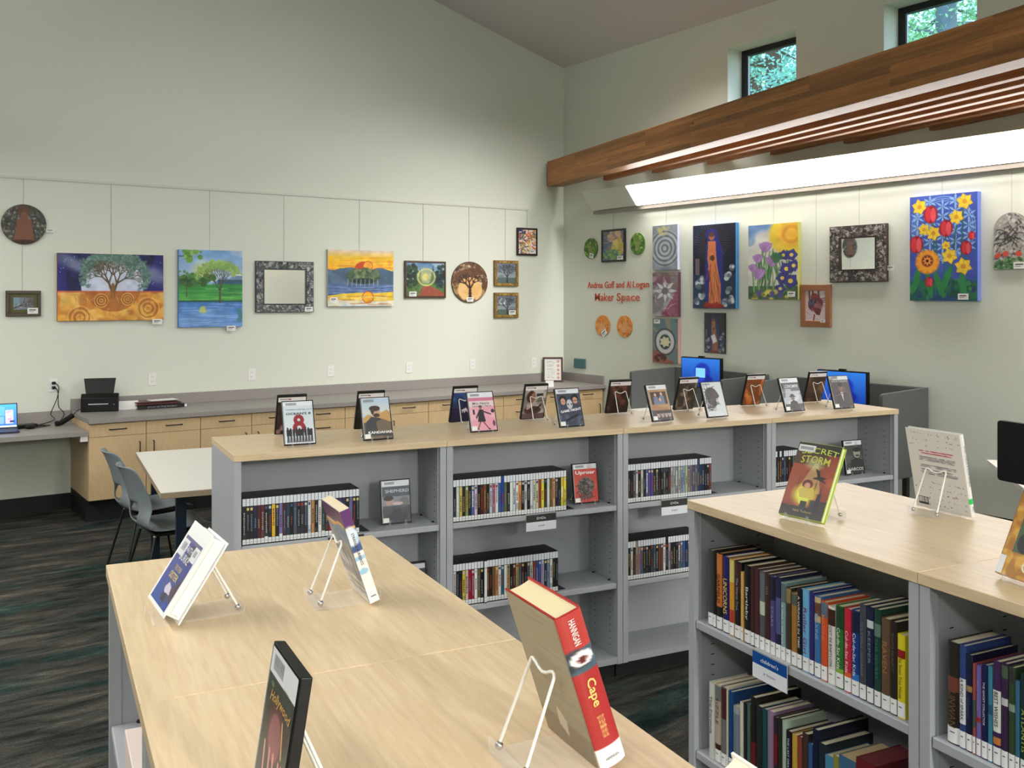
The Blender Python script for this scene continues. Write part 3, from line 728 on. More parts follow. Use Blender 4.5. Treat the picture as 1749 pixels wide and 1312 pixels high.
def art_bare_tree(moon, seed):
    c = Cv(44, 56, (120, 134, 146), seed); c.grad((116, 128, 144), (150, 160, 166), 0, .7); c.rect(0, .72, 1, 1, (88, 104, 92)); c.mott((92, 106, 120), 6, .5, seed)
    if moon: c.circ(.3, .3, .16, (206, 214, 216), 1, .1); c.circ(.32, .3, .07, (150, 160, 170), .7)
    c.tree(.55, .95, .26, R(92), .03, 5, (46, 44, 50), None, 30); return c.a
def art_flower_fire():
    c = Cv(56, 78, (232, 222, 206), 13); c.rect(0, 0, .4, .35, (48, 50, 120)); c.mott((236, 232, 220), 7, .8, 2)
    c.strokes(110, [(240, 236, 226), (226, 110, 50), (246, 190, 80), (210, 70, 40), (60, 60, 120), (120, 130, 70)], .2, .02, .85); return c.a
def art_branch():
    c = Cv(60, 44, (118, 128, 140), 17); c.mott((150, 166, 176), 6, .6, 2); c.rect(0, 0, .3, .5, (120, 160, 180), .6)
    c.tree(.0, .9, .45, R(25), .05, 5, (78, 50, 50), [(90, 110, 70), (110, 124, 90)], 26, .02); return c.a
def art_seated():
    c = Cv(90, 90, (70, 66, 62), 19); c.blobs(.5, .5, .52, .52, 260, .028, [(60, 56, 54), (120, 116, 106), (40, 44, 46), (86, 100, 98), (150, 146, 136), (58, 46, 40)])
    c.ell(.5, .16, .13, .15, (92, 60, 46)); c.ell(.5, .30, .08, .12, (124, 80, 60)); c.poly([(.36, .4), (.66, .4), (.74, .92), (.26, .92)], (122, 78, 60)); c.ell(.5, .44, .17, .1, (122, 78, 60))
    c.ell(.5, .95, .3, .07, (62, 34, 28)); return c.a
def art_green_hand(seed):
    c = Cv(50, 64, (70, 112, 48), seed); c.blobs(.5, .5, .5, .5, 70, .06, [(52, 92, 34), (120, 160, 60), (86, 130, 44), (44, 76, 40), (160, 190, 90)])
    c.ell(.5, .62, .16, .2, (140, 142, 80), .8, .4)
    for k in range(4): c.line(.38 + k * .08, .55, .32 + k * .12, .28, .025, (140, 142, 80), .8)
    return c.a
def art_orange_hand(seed):
    c = Cv(50, 64, (216, 140, 60), seed); c.blobs(.5, .5, .5, .5, 60, .06, [(206, 124, 46), (232, 164, 84), (190, 100, 40), (226, 150, 60)])
    col = (222, 160, 110); c.ell(.46, .66, .17, .15, col, 1, .3)
    for k in range(4): c.line(.34 + k * .09, .6, .26 + k * .15, .3 + .03 * abs(k - 1.5), .028, col, .95)
    c.line(.6, .68, .82, .52, .028, col, .95); c.strokes(14, [(176, 86, 36)], .12, .006, .6); return c.a
def art_abstract():
    c = Cv(64, 90, (104, 106, 124), 23); c.mott((76, 96, 130), 5, .8, 1); c.blobs(.6, .2, .25, .2, 24, .08, [(196, 160, 140), (150, 120, 120), (206, 178, 150)]); c.blobs(.75, .55, .25, .25, 30, .07, [(206, 186, 96), (186, 164, 80), (222, 206, 130)])
    c.blobs(.45, .8, .4, .16, 30, .06, [(110, 150, 92), (150, 176, 96), (70, 120, 110)]); c.strokes(40, [(230, 214, 150), (90, 90, 110)], .15, .008, .5); return c.a
def art_spiral():
    c = Cv(64, 110, (132, 140, 150), 25); c.mott((104, 116, 126), 5, .7, 3)
    d = np.hypot((c.x - .5) * c.asp * 1.15, c.y - .52); c.put((np.sin(d * 62) > .2) * (d < .42) * 1.0, (176, 182, 186), .7); c.put((np.sin(d * 62) < -.6) * (d < .42) * 1.0, (78, 88, 98), .7)
    c.blobs(.5, .12, .3, .1, 14, .04, [(178, 164, 110)], .6); return c.shade().a
def art_star():
    c = Cv(64, 110, (128, 120, 128), 27); c.mott((112, 70, 92), 5, .8, 3); c.mott((190, 186, 184), 7, .6, 5); c.mott((110, 92, 80), 6, .6, 8, .5, (c.y < .4)); c.put(((c.x + c.y) > 1.35) * 1.0, (140, 40, 78), .6)
    c.petals(.5, .42, .27, 8, (204, 204, 208), (110, 106, 116), .16, PI / 2); c.strokes(30, [(220, 220, 222), (90, 80, 92)], .16, .006, .6); return c.a
def art_wheel():
    c = Cv(64, 112, (104, 124, 132), 29); c.mott((150, 140, 110), 5, .8, 3); c.mott((70, 110, 130), 6, .7, 5, .5, (c.y < .5)); c.mott((160, 84, 70), 6, .8, 9, .5, (c.y > .7))
    c.ell(.5, .52, .4, .3, (40, 44, 52)); c.ell(.5, .52, .36, .27, (204, 204, 206)); c.ell(.5, .52, .22, .17, (60, 74, 70)); c.petals(.5, .52, .13, 7, (214, 210, 180), (230, 220, 150), .4)
    c.blobs(.3, .88, .25, .07, 20, .03, [(70, 40, 44), (110, 50, 56)]); return c.a
def art_robed(small=False):
    W, H = (44, 84) if small else (112, 214)
    c = Cv(W, H, (16, 20, 44), 31); c.mott((34, 50, 84), 6, .7, 3); c.put((c.y > .6) * 1.0, (40, 74, 110), .5)
    for k in range(40):
        a = 2 * PI * k / 40; c.line(.45 + .16 * math.cos(a), .2 + .1 * math.sin(a), .45 + .42 * math.cos(a), .2 + .22 * math.sin(a), .003, (110, 96, 80), .6)
    c.poly([(.36, .1), (.56, .1), (.7, .3), (.72, .62), (.7, .95), (.32, .95), (.28, .6), (.32, .28)], (34, 40, 124)); c.ell(.45, .12, .14, .07, (34, 40, 124))
    c.poly([(.37, .2), (.54, .2), (.56, .45), (.66, .72), (.66, .95), (.38, .95), (.4, .6), (.35, .4)], (206, 120, 74)); c.strokes(26, [(170, 84, 50), (226, 150, 100), (120, 60, 40)], .2, .004, .8, (.4, .3, .6, .8), PI / 2)
    c.ell(.45, .14, .07, .05, (168, 104, 66)); c.ell(.45, .12, .075, .03, (60, 34, 26), .7); c.ell(.47, .40, .05, .035, (90, 50, 40))
    c.ell(.5, .97, .26, .03, (140, 36, 36)); c.blobs(.5, .95, .2, .02, 8, .02, [(160, 46, 40)])
    cols = [(214, 220, 222), (150, 160, 172), (90, 104, 120)]
    for cx, cy in ((.12, .72), (.2, .84), (.1, .92), (.82, .62), (.9, .52), (.84, .78), (.9, .9), (.78, .93), (.2, .66)): c.blobs(cx, cy, .06, .035, 9, .022, cols, .9)
    c.rect(.06, .4, .16, .6, (150, 120, 120), .7)
    if small: c.a = c.a * .55 + .16; c.poly([(.32, .58), (.5, .52), (.62, .7), (.44, .76)], (226, 226, 226))
    return c.a
def art_crocus():
    c = Cv(112, 178, (186, 190, 186), 33); c.grad((104, 140, 186), (170, 190, 196), 0, .5); c.circ(.45, .5, .42, (206, 206, 200), 1, .2); c.mott((90, 128, 178), 5, .6, 3, .5, (c.y < .3))
    c.circ(.88, .15, .28, (222, 192, 60), 1, .2); c.circ(.88, .15, .17, (236, 182, 60), .9, .3); c.ring(.88, .15, .1, .03, (214, 150, 50), .8)
    c.rect(0, .82, 1, 1, (54, 92, 60), .9); c.strokes(40, [(70, 120, 70), (40, 80, 50), (96, 140, 80)], .3, .008, .8, (.1, .6, .9, .95), -PI / 2)
    for cx, cy, r in ((.36, .36, .12), (.2, .5, .1), (.5, .55, .12), (.22, .72, .13), (.1, .62, .09)):
        for a in (-125, -105, -90, -75, -55): c.ell(cx + .5 * r * math.cos(R(a)) / c.asp, cy + .5 * r * math.sin(R(a)), r * .26 / c.asp, r * .6, (156, 120, 176), 1, .2, a + 90); c.ell(cx + .5 * r * math.cos(R(a)) / c.asp, cy + .5 * r * math.sin(R(a)), r * .1 / c.asp, r * .45, (196, 160, 206), .7, .4, a + 90)
        c.line(cx, cy + r * .2, cx + .03, .95, .008, (130, 160, 110))
    for cx, cy, r in ((.72, .42, .07), (.88, .42, .08), (.78, .6, .09), (.92, .56, .08), (.7, .72, .08), (.86, .76, .1), (.66, .86, .07)):
        c.petals(cx, cy, r, 5, (66, 64, 140), (236, 214, 90), .5, c.r.rand() * 3, (36, 34, 90))
    c.blobs(.6, .45, .1, .05, 8, .03, [(60, 110, 70)]); c.blobs(.5, .95, .5, .06, 40, .03, [(50, 90, 50), (120, 120, 60), (90, 80, 150), (210, 200, 90)]); return c.shade().a
def art_heart():
    c = Cv(56, 96, (206, 190, 190), 35); c.strokes(20, [(120, 60, 60), (230, 214, 214)], .3, .006, .7); c.ell(.45, .22, .2, .14, (156, 74, 70)); c.ell(.5, .45, .36, .24, (110, 50, 58), 1, .12, 30); c.ell(.35, .4, .22, .12, (54, 64, 96)); c.ell(.62, .55, .22, .16, (150, 104, 104), .8, .3)
    for x in (.2, .4, .7): c.line(x, .3, x * .9, 0, .025, (120, 66, 70))
    for y in (.3, .36, .42): c.line(.6, y, 1, y - .06, .014, (96, 50, 64))
    c.poly([(.25, .55), (.8, .62), (.72, .82), (.55, .8)], (106, 44, 54)); c.strokes(24, [(190, 130, 130), (70, 40, 60)], .12, .008, .6, (.2, .3, .7, .7)); c.line(.45, .8, .4, 1, .02, (140, 50, 60)); return c.a
def art_tulips():
    c = Cv(150, 236, (62, 84, 172), 37); c.mott((76, 100, 190), 6, .5, 3); c.grad((40, 96, 150), (30, 92, 70), .8, 1)
    for k in range(3): c.ring(.5, .32, .3 - .02 * k, .006, (130, 170, 220), .7)
    for i in range(-2, 3):
        for j in range(-3, 4):
            cx, cy = .5 + i * .19, .3 + j * .095 + (.0475 if i % 2 else 0)
            if math.hypot((cx - .5) * c.asp, cy - .32) < .3: c.petals(cx, cy, .075, 6, (134, 176, 222), None, .14, PI / 6)
    c.rect(0, .82, 1, 1, (30, 96, 92), .6); c.blobs(.5, .9, .5, .1, 90, .03, [(40, 110, 70), (30, 80, 60), (60, 140, 80), (30, 70, 120), (50, 60, 110)])
    for x0, y0, x1 in ((.35, .2, .4), (.55, .35, .5), (.8, .15, .75), (.85, .5, .8), (.2, .45, .3), (.7, .3, .6), (.4, .4, .45), (.6, .6, .55)): c.line(x0, y0, x1, .95, .006, (40, 104, 78))
    for x, y, a in ((.1, .8, 75), (.3, .85, 100), (.55, .8, 70), (.45, .85, 110), (.8, .85, 95)): c.ell(x, y, .05, .13, (46, 130, 74), 1, .2, 90 - a)
    for cx, cy, r in ((.15, .1, .075), (.82, .08, .075), (.7, .22, .07), (.22, .32, .06), (.36, .36, .07), (.6, .58, .075), (.8, .68, .08), (.55, .48, .045)): c.petals(cx, cy, r, 6, (240, 206, 60), (216, 150, 40), .42, .3, (190, 140, 30))
    for cx, cy, r in ((.32, .18, .085), (.55, .32, .08), (.1, .46, .085), (.84, .51, .065), (.3, .82, .05), (.92, .4, .04)):
        c.ell(cx, cy, r * .8 / c.asp, r, (150, 24, 40)); c.ell(cx - r * .25 / c.asp, cy, r * .36 / c.asp, r * .85, (206, 50, 64)); c.ell(cx + r * .3 / c.asp, cy + .005, r * .3 / c.asp, r * .8, (222, 84, 92))
    c.circ(.27, .63, .115, (226, 140, 40), 1, .15); c.petals(.27, .63, .12, 11, (236, 160, 50), None, .3, .1); c.circ(.27, .62, .055, (120, 40, 30), 1, .3); c.petals(.27, .62, .05, 8, (236, 150, 60), (60, 24, 24), .2); return c.shade(.06).a
def art_arch():
    c = Cv(70, 120, (160, 158, 154), 39); c.blobs(.5, .45, .6, .5, 300, .02, [(200, 198, 194), (110, 108, 106), (150, 146, 140), (70, 68, 68), (180, 170, 150)])
    c.strokes(20, [(50, 46, 46)], .2, .008, .8, (.2, .3, .7, .55)); c.blobs(.5, .9, .5, .1, 60, .03, [(70, 110, 70), (50, 84, 60), (110, 150, 100)])
    for cx in (.12, .35, .72): c.ell(cx, .72, .09, .05, (206, 80, 60))
    return c.a

# ------------------------------------------------------------------ art on the walls
M_CANVAS = mat('canvas_side', rgb(150, 160, 190), .7)
def wallpose(wall): return (0, 0, 0) if wall == 'back' else (0, 0, -PI / 2)
def span(wall, x0, x1, y0, y1, off):
    """centre, width, bottom, height of the photograph's box on the wall's plane (off in front of it)"""
    f = (lambda x, y: onY(x, y, WB - off)) if wall == 'back' else (lambda x, y: onX(x, y, WR - off))
    xm = (x0 + x1) / 2; a, b = f(x0, y0), f(x1, y1); w = (b - a).to_2d().length
    zt = f(xm, y0).z; zb = f(xm, y1).z; m = (a + b) / 2
    return Vector((m.x, m.y, 0)), w, zb, zt - zb
def canvas(label, wall, x0, x1, y0, y1, arr, side=(60, 70, 120), depth=.035, name='painting', shape='rect', group=None):
    m, w, zb, h = span(wall, x0, x1, y0, y1, depth)
    n = Vector((0, 1, 0)) if wall == 'back' else Vector((1, 0, 0))
    t = thing(name, label, 'painting', m + n * 0 + Vector((0, 0, zb)), wallpose(wall), group)
    sm = mat('edge_%02x%02x%02x' % side, rgb(*side), .6)
    b = MB()
    if shape == 'rect': b.box(-w / 2, w / 2, .0012, depth - .002, 0, h)
    elif shape == 'oval': b.prism([(w / 2 * math.cos(2 * PI * k / 40), h / 2 + h / 2 * math.sin(2 * PI * k / 40)) for k in range(40)], .0012, depth - .002, 'y', 0, True)
    else:
        r = w / 2; b.prism([(-r, 0), (r, 0)] + [(r * math.cos(PI * k / 20), h - r + r * math.sin(PI * k / 20)) for k in range(21)], .0012, depth - .002, 'y', 0)
    b.build('support' if shape == 'rect' else 'panel', sm, t)
    art_mesh('picture', arr, w * .998, h * .998, t, M_ART, (0, 0, h * .001), shape)
    return t
def framed(label, wall, x0, x1, y0, y1, fw, arr, fcol, mirror=False, name='framed_picture', mat_b=None, arrf=None, depth=.03, lip=None):
    m, w, zb, h = span(wall, x0, x1, y0, y1, depth)
    t = thing(name, label, 'mirror' if mirror else 'picture', m + Vector((0, 0, zb)), wallpose(wall))
    fm = mat('frame_%02x%02x%02x' % fcol, rgb(*fcol), .35)
    f = MB(); f.box(-w / 2, w / 2, 0, depth - .002, 0, fw).box(-w / 2, w / 2, 0, depth - .002, h - fw, h).box(-w / 2, -w / 2 + fw, 0, depth - .002, fw, h - fw).box(w / 2 - fw, w / 2, 0, depth - .002, fw, h - fw)
    fo = f.build('frame', fm, t, bevel=.003, seg=1)
    if arrf is not None:      # mosaic face on the frame: four strips
        H, W = arrf.shape[:2]; fy = int(H * fw / h); fx = int(W * fw / w)
        q = .006
        for nm, sub, ww, hh, x, z in (('mosaic_strip', arrf[:fy], w - 2 * q, fw - q, 0, h - fw), ('mosaic_strip', arrf[-fy:], w - 2 * q, fw - q, 0, q), ('mosaic_strip', arrf[fy:-fy, :fx], fw - q, h - 2 * fw, -w / 2 + (fw + q) / 2, fw), ('mosaic_strip', arrf[fy:-fy, -fx:], fw - q, h - 2 * fw, w / 2 - (fw + q) / 2, fw)):
            art_mesh(nm, sub, ww, hh, fo, M_ART, (x, -.0012, z))
    if lip:
        lm = mat('frame_%02x%02x%02x' % lip, rgb(*lip), .35); q = .012; a = fw
        MB().box(-w / 2 + a - q, w / 2 - a + q, -.004, .004, a - q, a).box(-w / 2 + a - q, w / 2 - a + q, -.004, .004, h - a, h - a + q).box(-w / 2 + a - q, -w / 2 + a, -.004, .004, a, h - a).box(w / 2 - a, w / 2 - a + q, -.004, .004, a, h - a).build('inner_lip', lm, t)
    iw, ih = w - 2 * fw, h - 2 * fw
    if mirror: MB().box(-iw / 2, iw / 2, -.002, .002, -(h / 2 - fw), h / 2 - fw).build('mirror_glass', M_MIRROR, t, loc=(0, .014, h / 2), rot=(R(.8), 0, R(.7)) if wall == 'right' else None)
    else:
        if mat_b:
            bm = mat('mount_%02x%02x%02x' % mat_b, rgb(*mat_b), .7); g = .03
            MB().box(-iw / 2, iw / 2, .0085, .012, fw, h - fw).build('mount_board', bm, t); art_mesh('picture', arr, iw - 2 * g, ih - 2 * g, t, M_ART, (0, .008, fw + g))
        else: art_mesh('picture', arr, iw, ih, t, M_ART, (0, .008, fw))
    return t
canvas('large canvas of a spreading tree under a night sky over golden roots', 'back', 98, 279, 434, 547.5, art_tree_of_life(), (150, 92, 40))
canvas('canvas of a sunny green meadow mirrored in a blue lake', 'back', 305, 414, 427.5, 558.5, art_sun_lake(), (70, 110, 170))
canvas('canvas of a yellow and red sunrise behind trees on dark water', 'back', 560, 672, 427.5, 523, art_sunrise(), (190, 190, 180))
canvas('round mosaic with a brown seated figure, above the small olive-framed picture', 'back', 2, 79.5, 349, 417.5, art_seated(), (60, 44, 36), .02, 'round_mosaic', 'oval')
canvas('round wooden plaque of a brown tree with roots, beside the gold-framed pictures', 'back', 772, 833, 447, 517, art_round_tree(), (66, 42, 28), .02, 'round_plaque', 'oval')
mo = mosaic(150, 136, 41, [(120, 124, 124), (70, 74, 76), (160, 162, 160), (40, 44, 48), (96, 100, 104), (186, 188, 184)], 700).a
framed('square mirror in a grey mosaic frame on the left wall, between two canvases', 'back', 437, 536, 446.5, 533.5, .085, None, (26, 44, 60), True, 'wall_mirror', arrf=mo, lip=(30, 32, 44))
framed('small olive-framed picture of a branch under the round brown mosaic', 'back', 10, 70, 496.5, 540.5, .028, art_branch(), (58, 44, 30), mat_b=(86, 82, 50))
framed('brown-framed picture of a glowing ring in a green garden', 'back', 692, 762, 446, 509, .02, art_portal(), (74, 44, 30))
GO = mosaic(70, 80, 43, [(160, 124, 50), (120, 90, 40), (196, 160, 80), (96, 76, 40)], 260, (140, 106, 46)).a
framed('gold-framed small picture of a bare tree, the upper of the two', 'back', 845, 886, 445, 489, .034, art_bare_tree(0, 3), (120, 92, 40), arrf=GO)
framed('gold-framed small picture of a bare tree and moon, the lower of the two', 'back', 845, 886, 500, 543, .034, art_bare_tree(1, 5), (120, 92, 40), arrf=GO)
framed('black-framed picture of white and orange petals near the room corner', 'back', 884, 918.5, 389.5, 436.5, .02, art_flower_fire(), (26, 16, 16))
ov = lambda lab, x0, x1, y0, y1, a, s: canvas(lab, 'right', x0, x1, y0, y1, a, s, .012, 'oval_plaque', 'oval')
ov('green oval plaque left of the black-framed abstract picture', 997.5, 1020.5, 407, 442.5, art_green_hand(1), (40, 60, 34))
ov('green oval plaque right of the black-framed abstract picture', 1076.5, 1101.5, 397.5, 435.5, art_green_hand(2), (150, 180, 90))
ov('orange oval plaque with a hand print, the left of the two', 1017, 1041.5, 538.5, 574.5, art_orange_hand(1), (220, 150, 80))
ov('orange oval plaque with a hand print, the right of the two', 1053.5, 1079.5, 539, 576, art_orange_hand(2), (220, 150, 80))
framed('black-framed abstract picture in yellow, green and violet near the corner', 'right', 1026.5, 1066.5, 391.5, 447.5, .022, art_abstract(), (26, 24, 26))
canvas('grey canvas with concentric circles, topmost of the column of three', 'right', 1114.5, 1157, 384.5, 461, art_spiral(), (210, 214, 240), .04)
canvas('grey and magenta canvas with an eight-pointed star, middle of the column of three', 'right', 1114.5, 1158, 465.5, 540.5, art_star(), (90, 50, 70), .04)
canvas('canvas with a white oval wheel of flowers, lowest of the column of three', 'right', 1114.5, 1158, 544.5, 620.5, art_wheel(), (190, 150, 140), .04)
canvas('tall dark canvas of a robed figure in orange and blue among white roses', 'right', 1183.5, 1256.5, 383, 527, art_robed(), (60, 130, 190), .045)
canvas('small dark print of a robed figure with a tilted white card', 'right', 1203, 1238, 534.5, 603.5, art_robed(True), (34, 30, 34), .02)
canvas('canvas of purple crocuses and violets under a yellow sun', 'right', 1278, 1362.5, 382.5, 511.5, art_crocus(), (180, 180, 90), .045)
framed('small picture of a dark heart in a wooden frame', 'right', 1366.5, 1418, 486, 558.5, .055, art_heart(), (150, 96, 60), depth=.025)
mo2 = mosaic(150, 150, 45, [(90, 84, 82), (60, 54, 54), (140, 134, 130), (36, 32, 32), (110, 100, 96), (176, 170, 166)], 700, (60, 54, 52)).a
framed('square mirror in a dark silver mosaic frame on the right wall', 'right', 1416.5, 1514.5, 384.5, 482, .11, None, (60, 34, 26), True, 'wall_mirror', arrf=mo2, lip=(46, 28, 22))
canvas('tall blue canvas of red tulips and yellow daffodils', 'right', 1554, 1669.5, 332, 514, art_tulips(), (110, 130, 210), .05)
canvas('arched mosaic with red tulips at the right edge of the picture', 'right', 1697, 1757, 363, 460, art_arch(), (120, 110, 100), .02, 'arched_mosaic', 'arch')

# hanging wires
M_THREAD = mat('steel_thread', rgb(150, 148, 140), .4, metal=.3)
def hang(wall, px, y0, y1, what):
    a = onY(px, y0, WB - .006) if wall == 'back' else onX(px, y0, WR - .012); zb = (onY(px, y1, WB - .006) if wall == 'back' else onX(px, y1, WR - .012)).z
    zt = 2.864 if wall == 'back' else 2.797
    tag(MB().tube([(a.x, a.y, zb - .02), (a.x, a.y, zt)], .0013, 6).build('hanging_wire', M_THREAD), 'thin hanging wire from the rail to ' + what, 'wire', 'hanging wires for the art')
for a in ((40, 300, 350, 'the round brown mosaic'), (190, 300, 434, 'the large tree canvas'), (358, 300, 428, 'the meadow and lake canvas'), (485, 300, 447, 'the grey mosaic mirror on the left wall'), (614, 300, 428, 'the sunrise canvas'), (723, 300, 446, 'the brown-framed garden picture'), (801, 300, 448, 'the round tree plaque'), (863, 300, 446, 'the gold-framed pictures'), (900, 300, 390, 'the black-framed petal picture')): hang('back', *a)
a_ = onY(38, 418, WB - .006); zb_ = onY(38, 497, WB - .006).z; tag(MB().tube([(a_.x, a_.y, zb_), (a_.x, a_.y, a_.z)], .0013, 6).build('hanging_wire', M_THREAD), 'thin hanging wire between the round brown mosaic and the olive-framed picture', 'wire', 'hanging wires for the art')
for a in ((1047.5, 300, 392, 'the black-framed abstract'), (1138, 300, 385, 'the column of three grey canvases'), (1222, 300, 384, 'the tall robed figure canvas'), (1321, 300, 384, 'the crocus canvas'), (1394, 300, 487, 'the wooden-framed heart picture'), (1467.5, 300, 385, 'the dark mosaic mirror on the right wall'), (1609, 300, 333, 'the tall tulip canvas'), (1728, 300, 364, 'the arched mosaic')): hang('right', *a)
# small title cards
def card(wall, x0, x1, y0, y1, what, off=.05, tilt=0):
    m, w, zb, h = span(wall, x0, x1, y0, y1, off)
    o = MB().box(-w / 2, w / 2, 0, .0015, 0, h).build('title_card', M_WHITEP, None, loc=m + Vector((0, 0, zb)), rot=(0, tilt, wallpose(wall)[2]))
    tag(o, 'small white title card ' + what, 'card', 'title cards beside the art')
    patches('printed_lines', [(-w * .36, w * .3, h * .55, h * .75, (90, 90, 90)), (-w * .36, w * .1, h * .3, h * .42, (150, 150, 150))], o, M_PRINT, -.0005)
for a in ((79, 93, 391, 397, 'beside the round brown mosaic', .02), (47, 65, 526, 536, 'on the olive-framed branch picture', .034), (260.5, 277, 545, 554, 'under the large tree canvas', .04), (387.5, 402.5, 556.5, 565, 'under the meadow and lake canvas', .04), (521, 534.5, 524, 532.5, 'on the grey mosaic mirror', .034), (563.5, 576.5, 508, 516.5, 'on the sunrise canvas', .038), (699, 711.5, 498, 506.5, 'on the garden ring picture', .034), (797.5, 808.5, 508, 515.5, 'on the round tree plaque', .024), (869.5, 881, 530, 537.5, 'on the lower gold-framed picture', .034), (904.5, 914.5, 427, 433, 'on the black-framed petal picture', .034)): card('back', *a)
for a in ((1006, 1013, 433, 441, 'on the left green oval', .016, .2), (1054, 1064, 437, 443.5, 'on the black-framed abstract', .034), (1029, 1038, 563, 573, 'on the left orange oval', .016, -.6), (1117, 1127, 546, 552.5, 'on the lowest canvas of the column', .044), (1345, 1358, 498, 507, 'on the crocus canvas', .049), (1401, 1409, 546, 551, 'on the heart picture', .029), (1513.5, 1527, 453.5, 462, 'beside the dark mosaic mirror', .02), (1636, 1654, 501.5, 512, 'on the tulip canvas', .054), (1731, 1752, 447.5, 459, 'on the arched mosaic', .024)): card('right', *a)
# wall lettering
RED = mat('red_acrylic_letters', rgb(204, 78, 54), .4)
def wall_text(words, x0, x1, y0, y1, lab):
    """words: (word, share of the line where it starts, ends)"""
    m, w, zb, h = span('right', x0, x1, y0, y1, .01); t = thing('wall_lettering', lab, 'sign', m + Vector((.0095, 0, zb + h / 2)), (0, 0, -PI / 2))
    for s, a, b, hi, dz in words: text('lettering', s, w * (b - a), h * hi, RED, t, (w * ((a + b) / 2 - .5), 0, h * dz), depth=.005, bold=.003)
wall_text([('Andrea', 0, .26, .9, 0), ('Goff', .295, .455, .95, 0), ('and', .485, .615, .9, 0), ('Al', .655, .72, .9, 0), ('Logan', .755, 1, 1.15, -.13)], 1003, 1107.5, 480, 492.5, 'red raised letters on the wall reading two names')
wall_text([('Maker', 0, .44, .85, .06), ('Space', .50, 1, 1.1, -.06)], 1015.5, 1092, 500.5, 516.5, 'larger red raised letters on the wall reading Maker Space')
# outlets
def outlet(px, py, lab):
    m, w, zb, h = span('back', px - 6, px + 6, py - 9, py + 9, .006)
    o = MB().box(-.036, .036, 0, .005, -.057, .057).build('outlet', M_WHITE, None, bevel=.002, loc=(m.x, WB - .0065, zb + h / 2)); tag(o, lab, 'outlet', 'white wall outlets above the counter')
    for s in (-.02, .02):
        f = MB().box(-.016, .016, -.0015, 0, s - .013, s + .013).build('socket_face', M_WHITE, o)
        MB().box(-.008, -.006, -.002, -.0014, s - .005, s + .006).box(.006, .008, -.002, -.0014, s - .005, s + .006).build('socket_slots', M_SLOT, f)
    return o
OUT = outlet(91, 658, 'white wall outlet with two black plugs in it')
for i, (x, y) in enumerate(((260, 648), (430, 640), (565, 634), (699, 628), (807, 622), (912, 619))): outlet(x, y, 'white wall outlet above the counter, %s from the left of the empty ones' % ordinal(i + 1))
m, w, zb, h = span('right', 980, 998.5, 613, 629, .02)
sw = tag(MB().box(-w / 2, w / 2, 0, .018, 0, h).build('wall_plate', mat('teal_plate', rgb(70, 112, 118), .4), None, loc=m + Vector((0, 0, zb)), rot=(0, 0, -PI / 2)), 'small teal square plate on the right wall beside the corner', 'wall plate')
patches('plate_border', [(-w / 2 - .008, w / 2 + .008, -.008, h + .008, (200, 204, 200))], sw, M_PRINT, .0175)
# ------------------------------------------------------------------ discs and books on the shelves
DW, DT, DH = .135, .0145, .190                       # a disc case
K_, W_ = (20, 20, 22), (225, 225, 222)
def dvd_spined(label, loc, rz, spine, i, group, band=True, sticker=(.004, .024), wide=1.0):
    """case stood on its short edge, spine to -y"""
    rnd = random.Random(i * 7 + 1); t = DT * wide
    mb = MB().box(-t / 2, t / 2, 0, DW, 0, DH); o = mb.build('disc_case', M_BLACK, None, loc=loc, rot=(0, 0, rz)); tag(o, label, 'disc case', group)
    x = t / 2 - .0009; q = []; zt = .156
    if band: q.append((-x, x, .158, .1875, (222, 226, 232)))
    else: zt = .187
    q.append((-x, x, sticker[1] + .001, zt, spine)); q.append((-x, x, sticker[0], sticker[1], (226, 228, 228)))
    l = sum(spine) / 3; dark = l < 90
    tc = rnd.choice([(150, 150, 146), (120, 120, 124), (150, 124, 70), (130, 50, 44), (90, 110, 130)]) if dark else rnd.choice([(60, 60, 64), (90, 60, 60), (230, 230, 226), (120, 50, 56)])
    z0 = rnd.uniform(.04, .07); z1 = rnd.uniform(.095, .14)
    z = z0
    while z < z1:
        dz = rnd.uniform(.004, .009); q.append((-x * rnd.uniform(.25, .5), x * rnd.uniform(.25, .5), z, z + dz, tc, .0003)); z += dz + .0018
    if rnd.random() < .5: q.append((-x * .7, x * .7, .140, .151, rnd.choice([(190, 190, 190), (150, 60, 50), (60, 80, 120), (210, 190, 120)]), .0003))
    if rnd.random() < .35: q.append((-x, x, rnd.uniform(.026, .03), rnd.uniform(.04, .06), tuple(int(v * .6 + 40) for v in spine), .00015))
    q.append((-x * .6, x * .6, .012, .0135, (120, 120, 120), .0003))
    patches('spine_insert', q, o, M_SPINE, -.0004)
    return o
G_ = (30, 44, 38); N_ = (26, 34, 62)
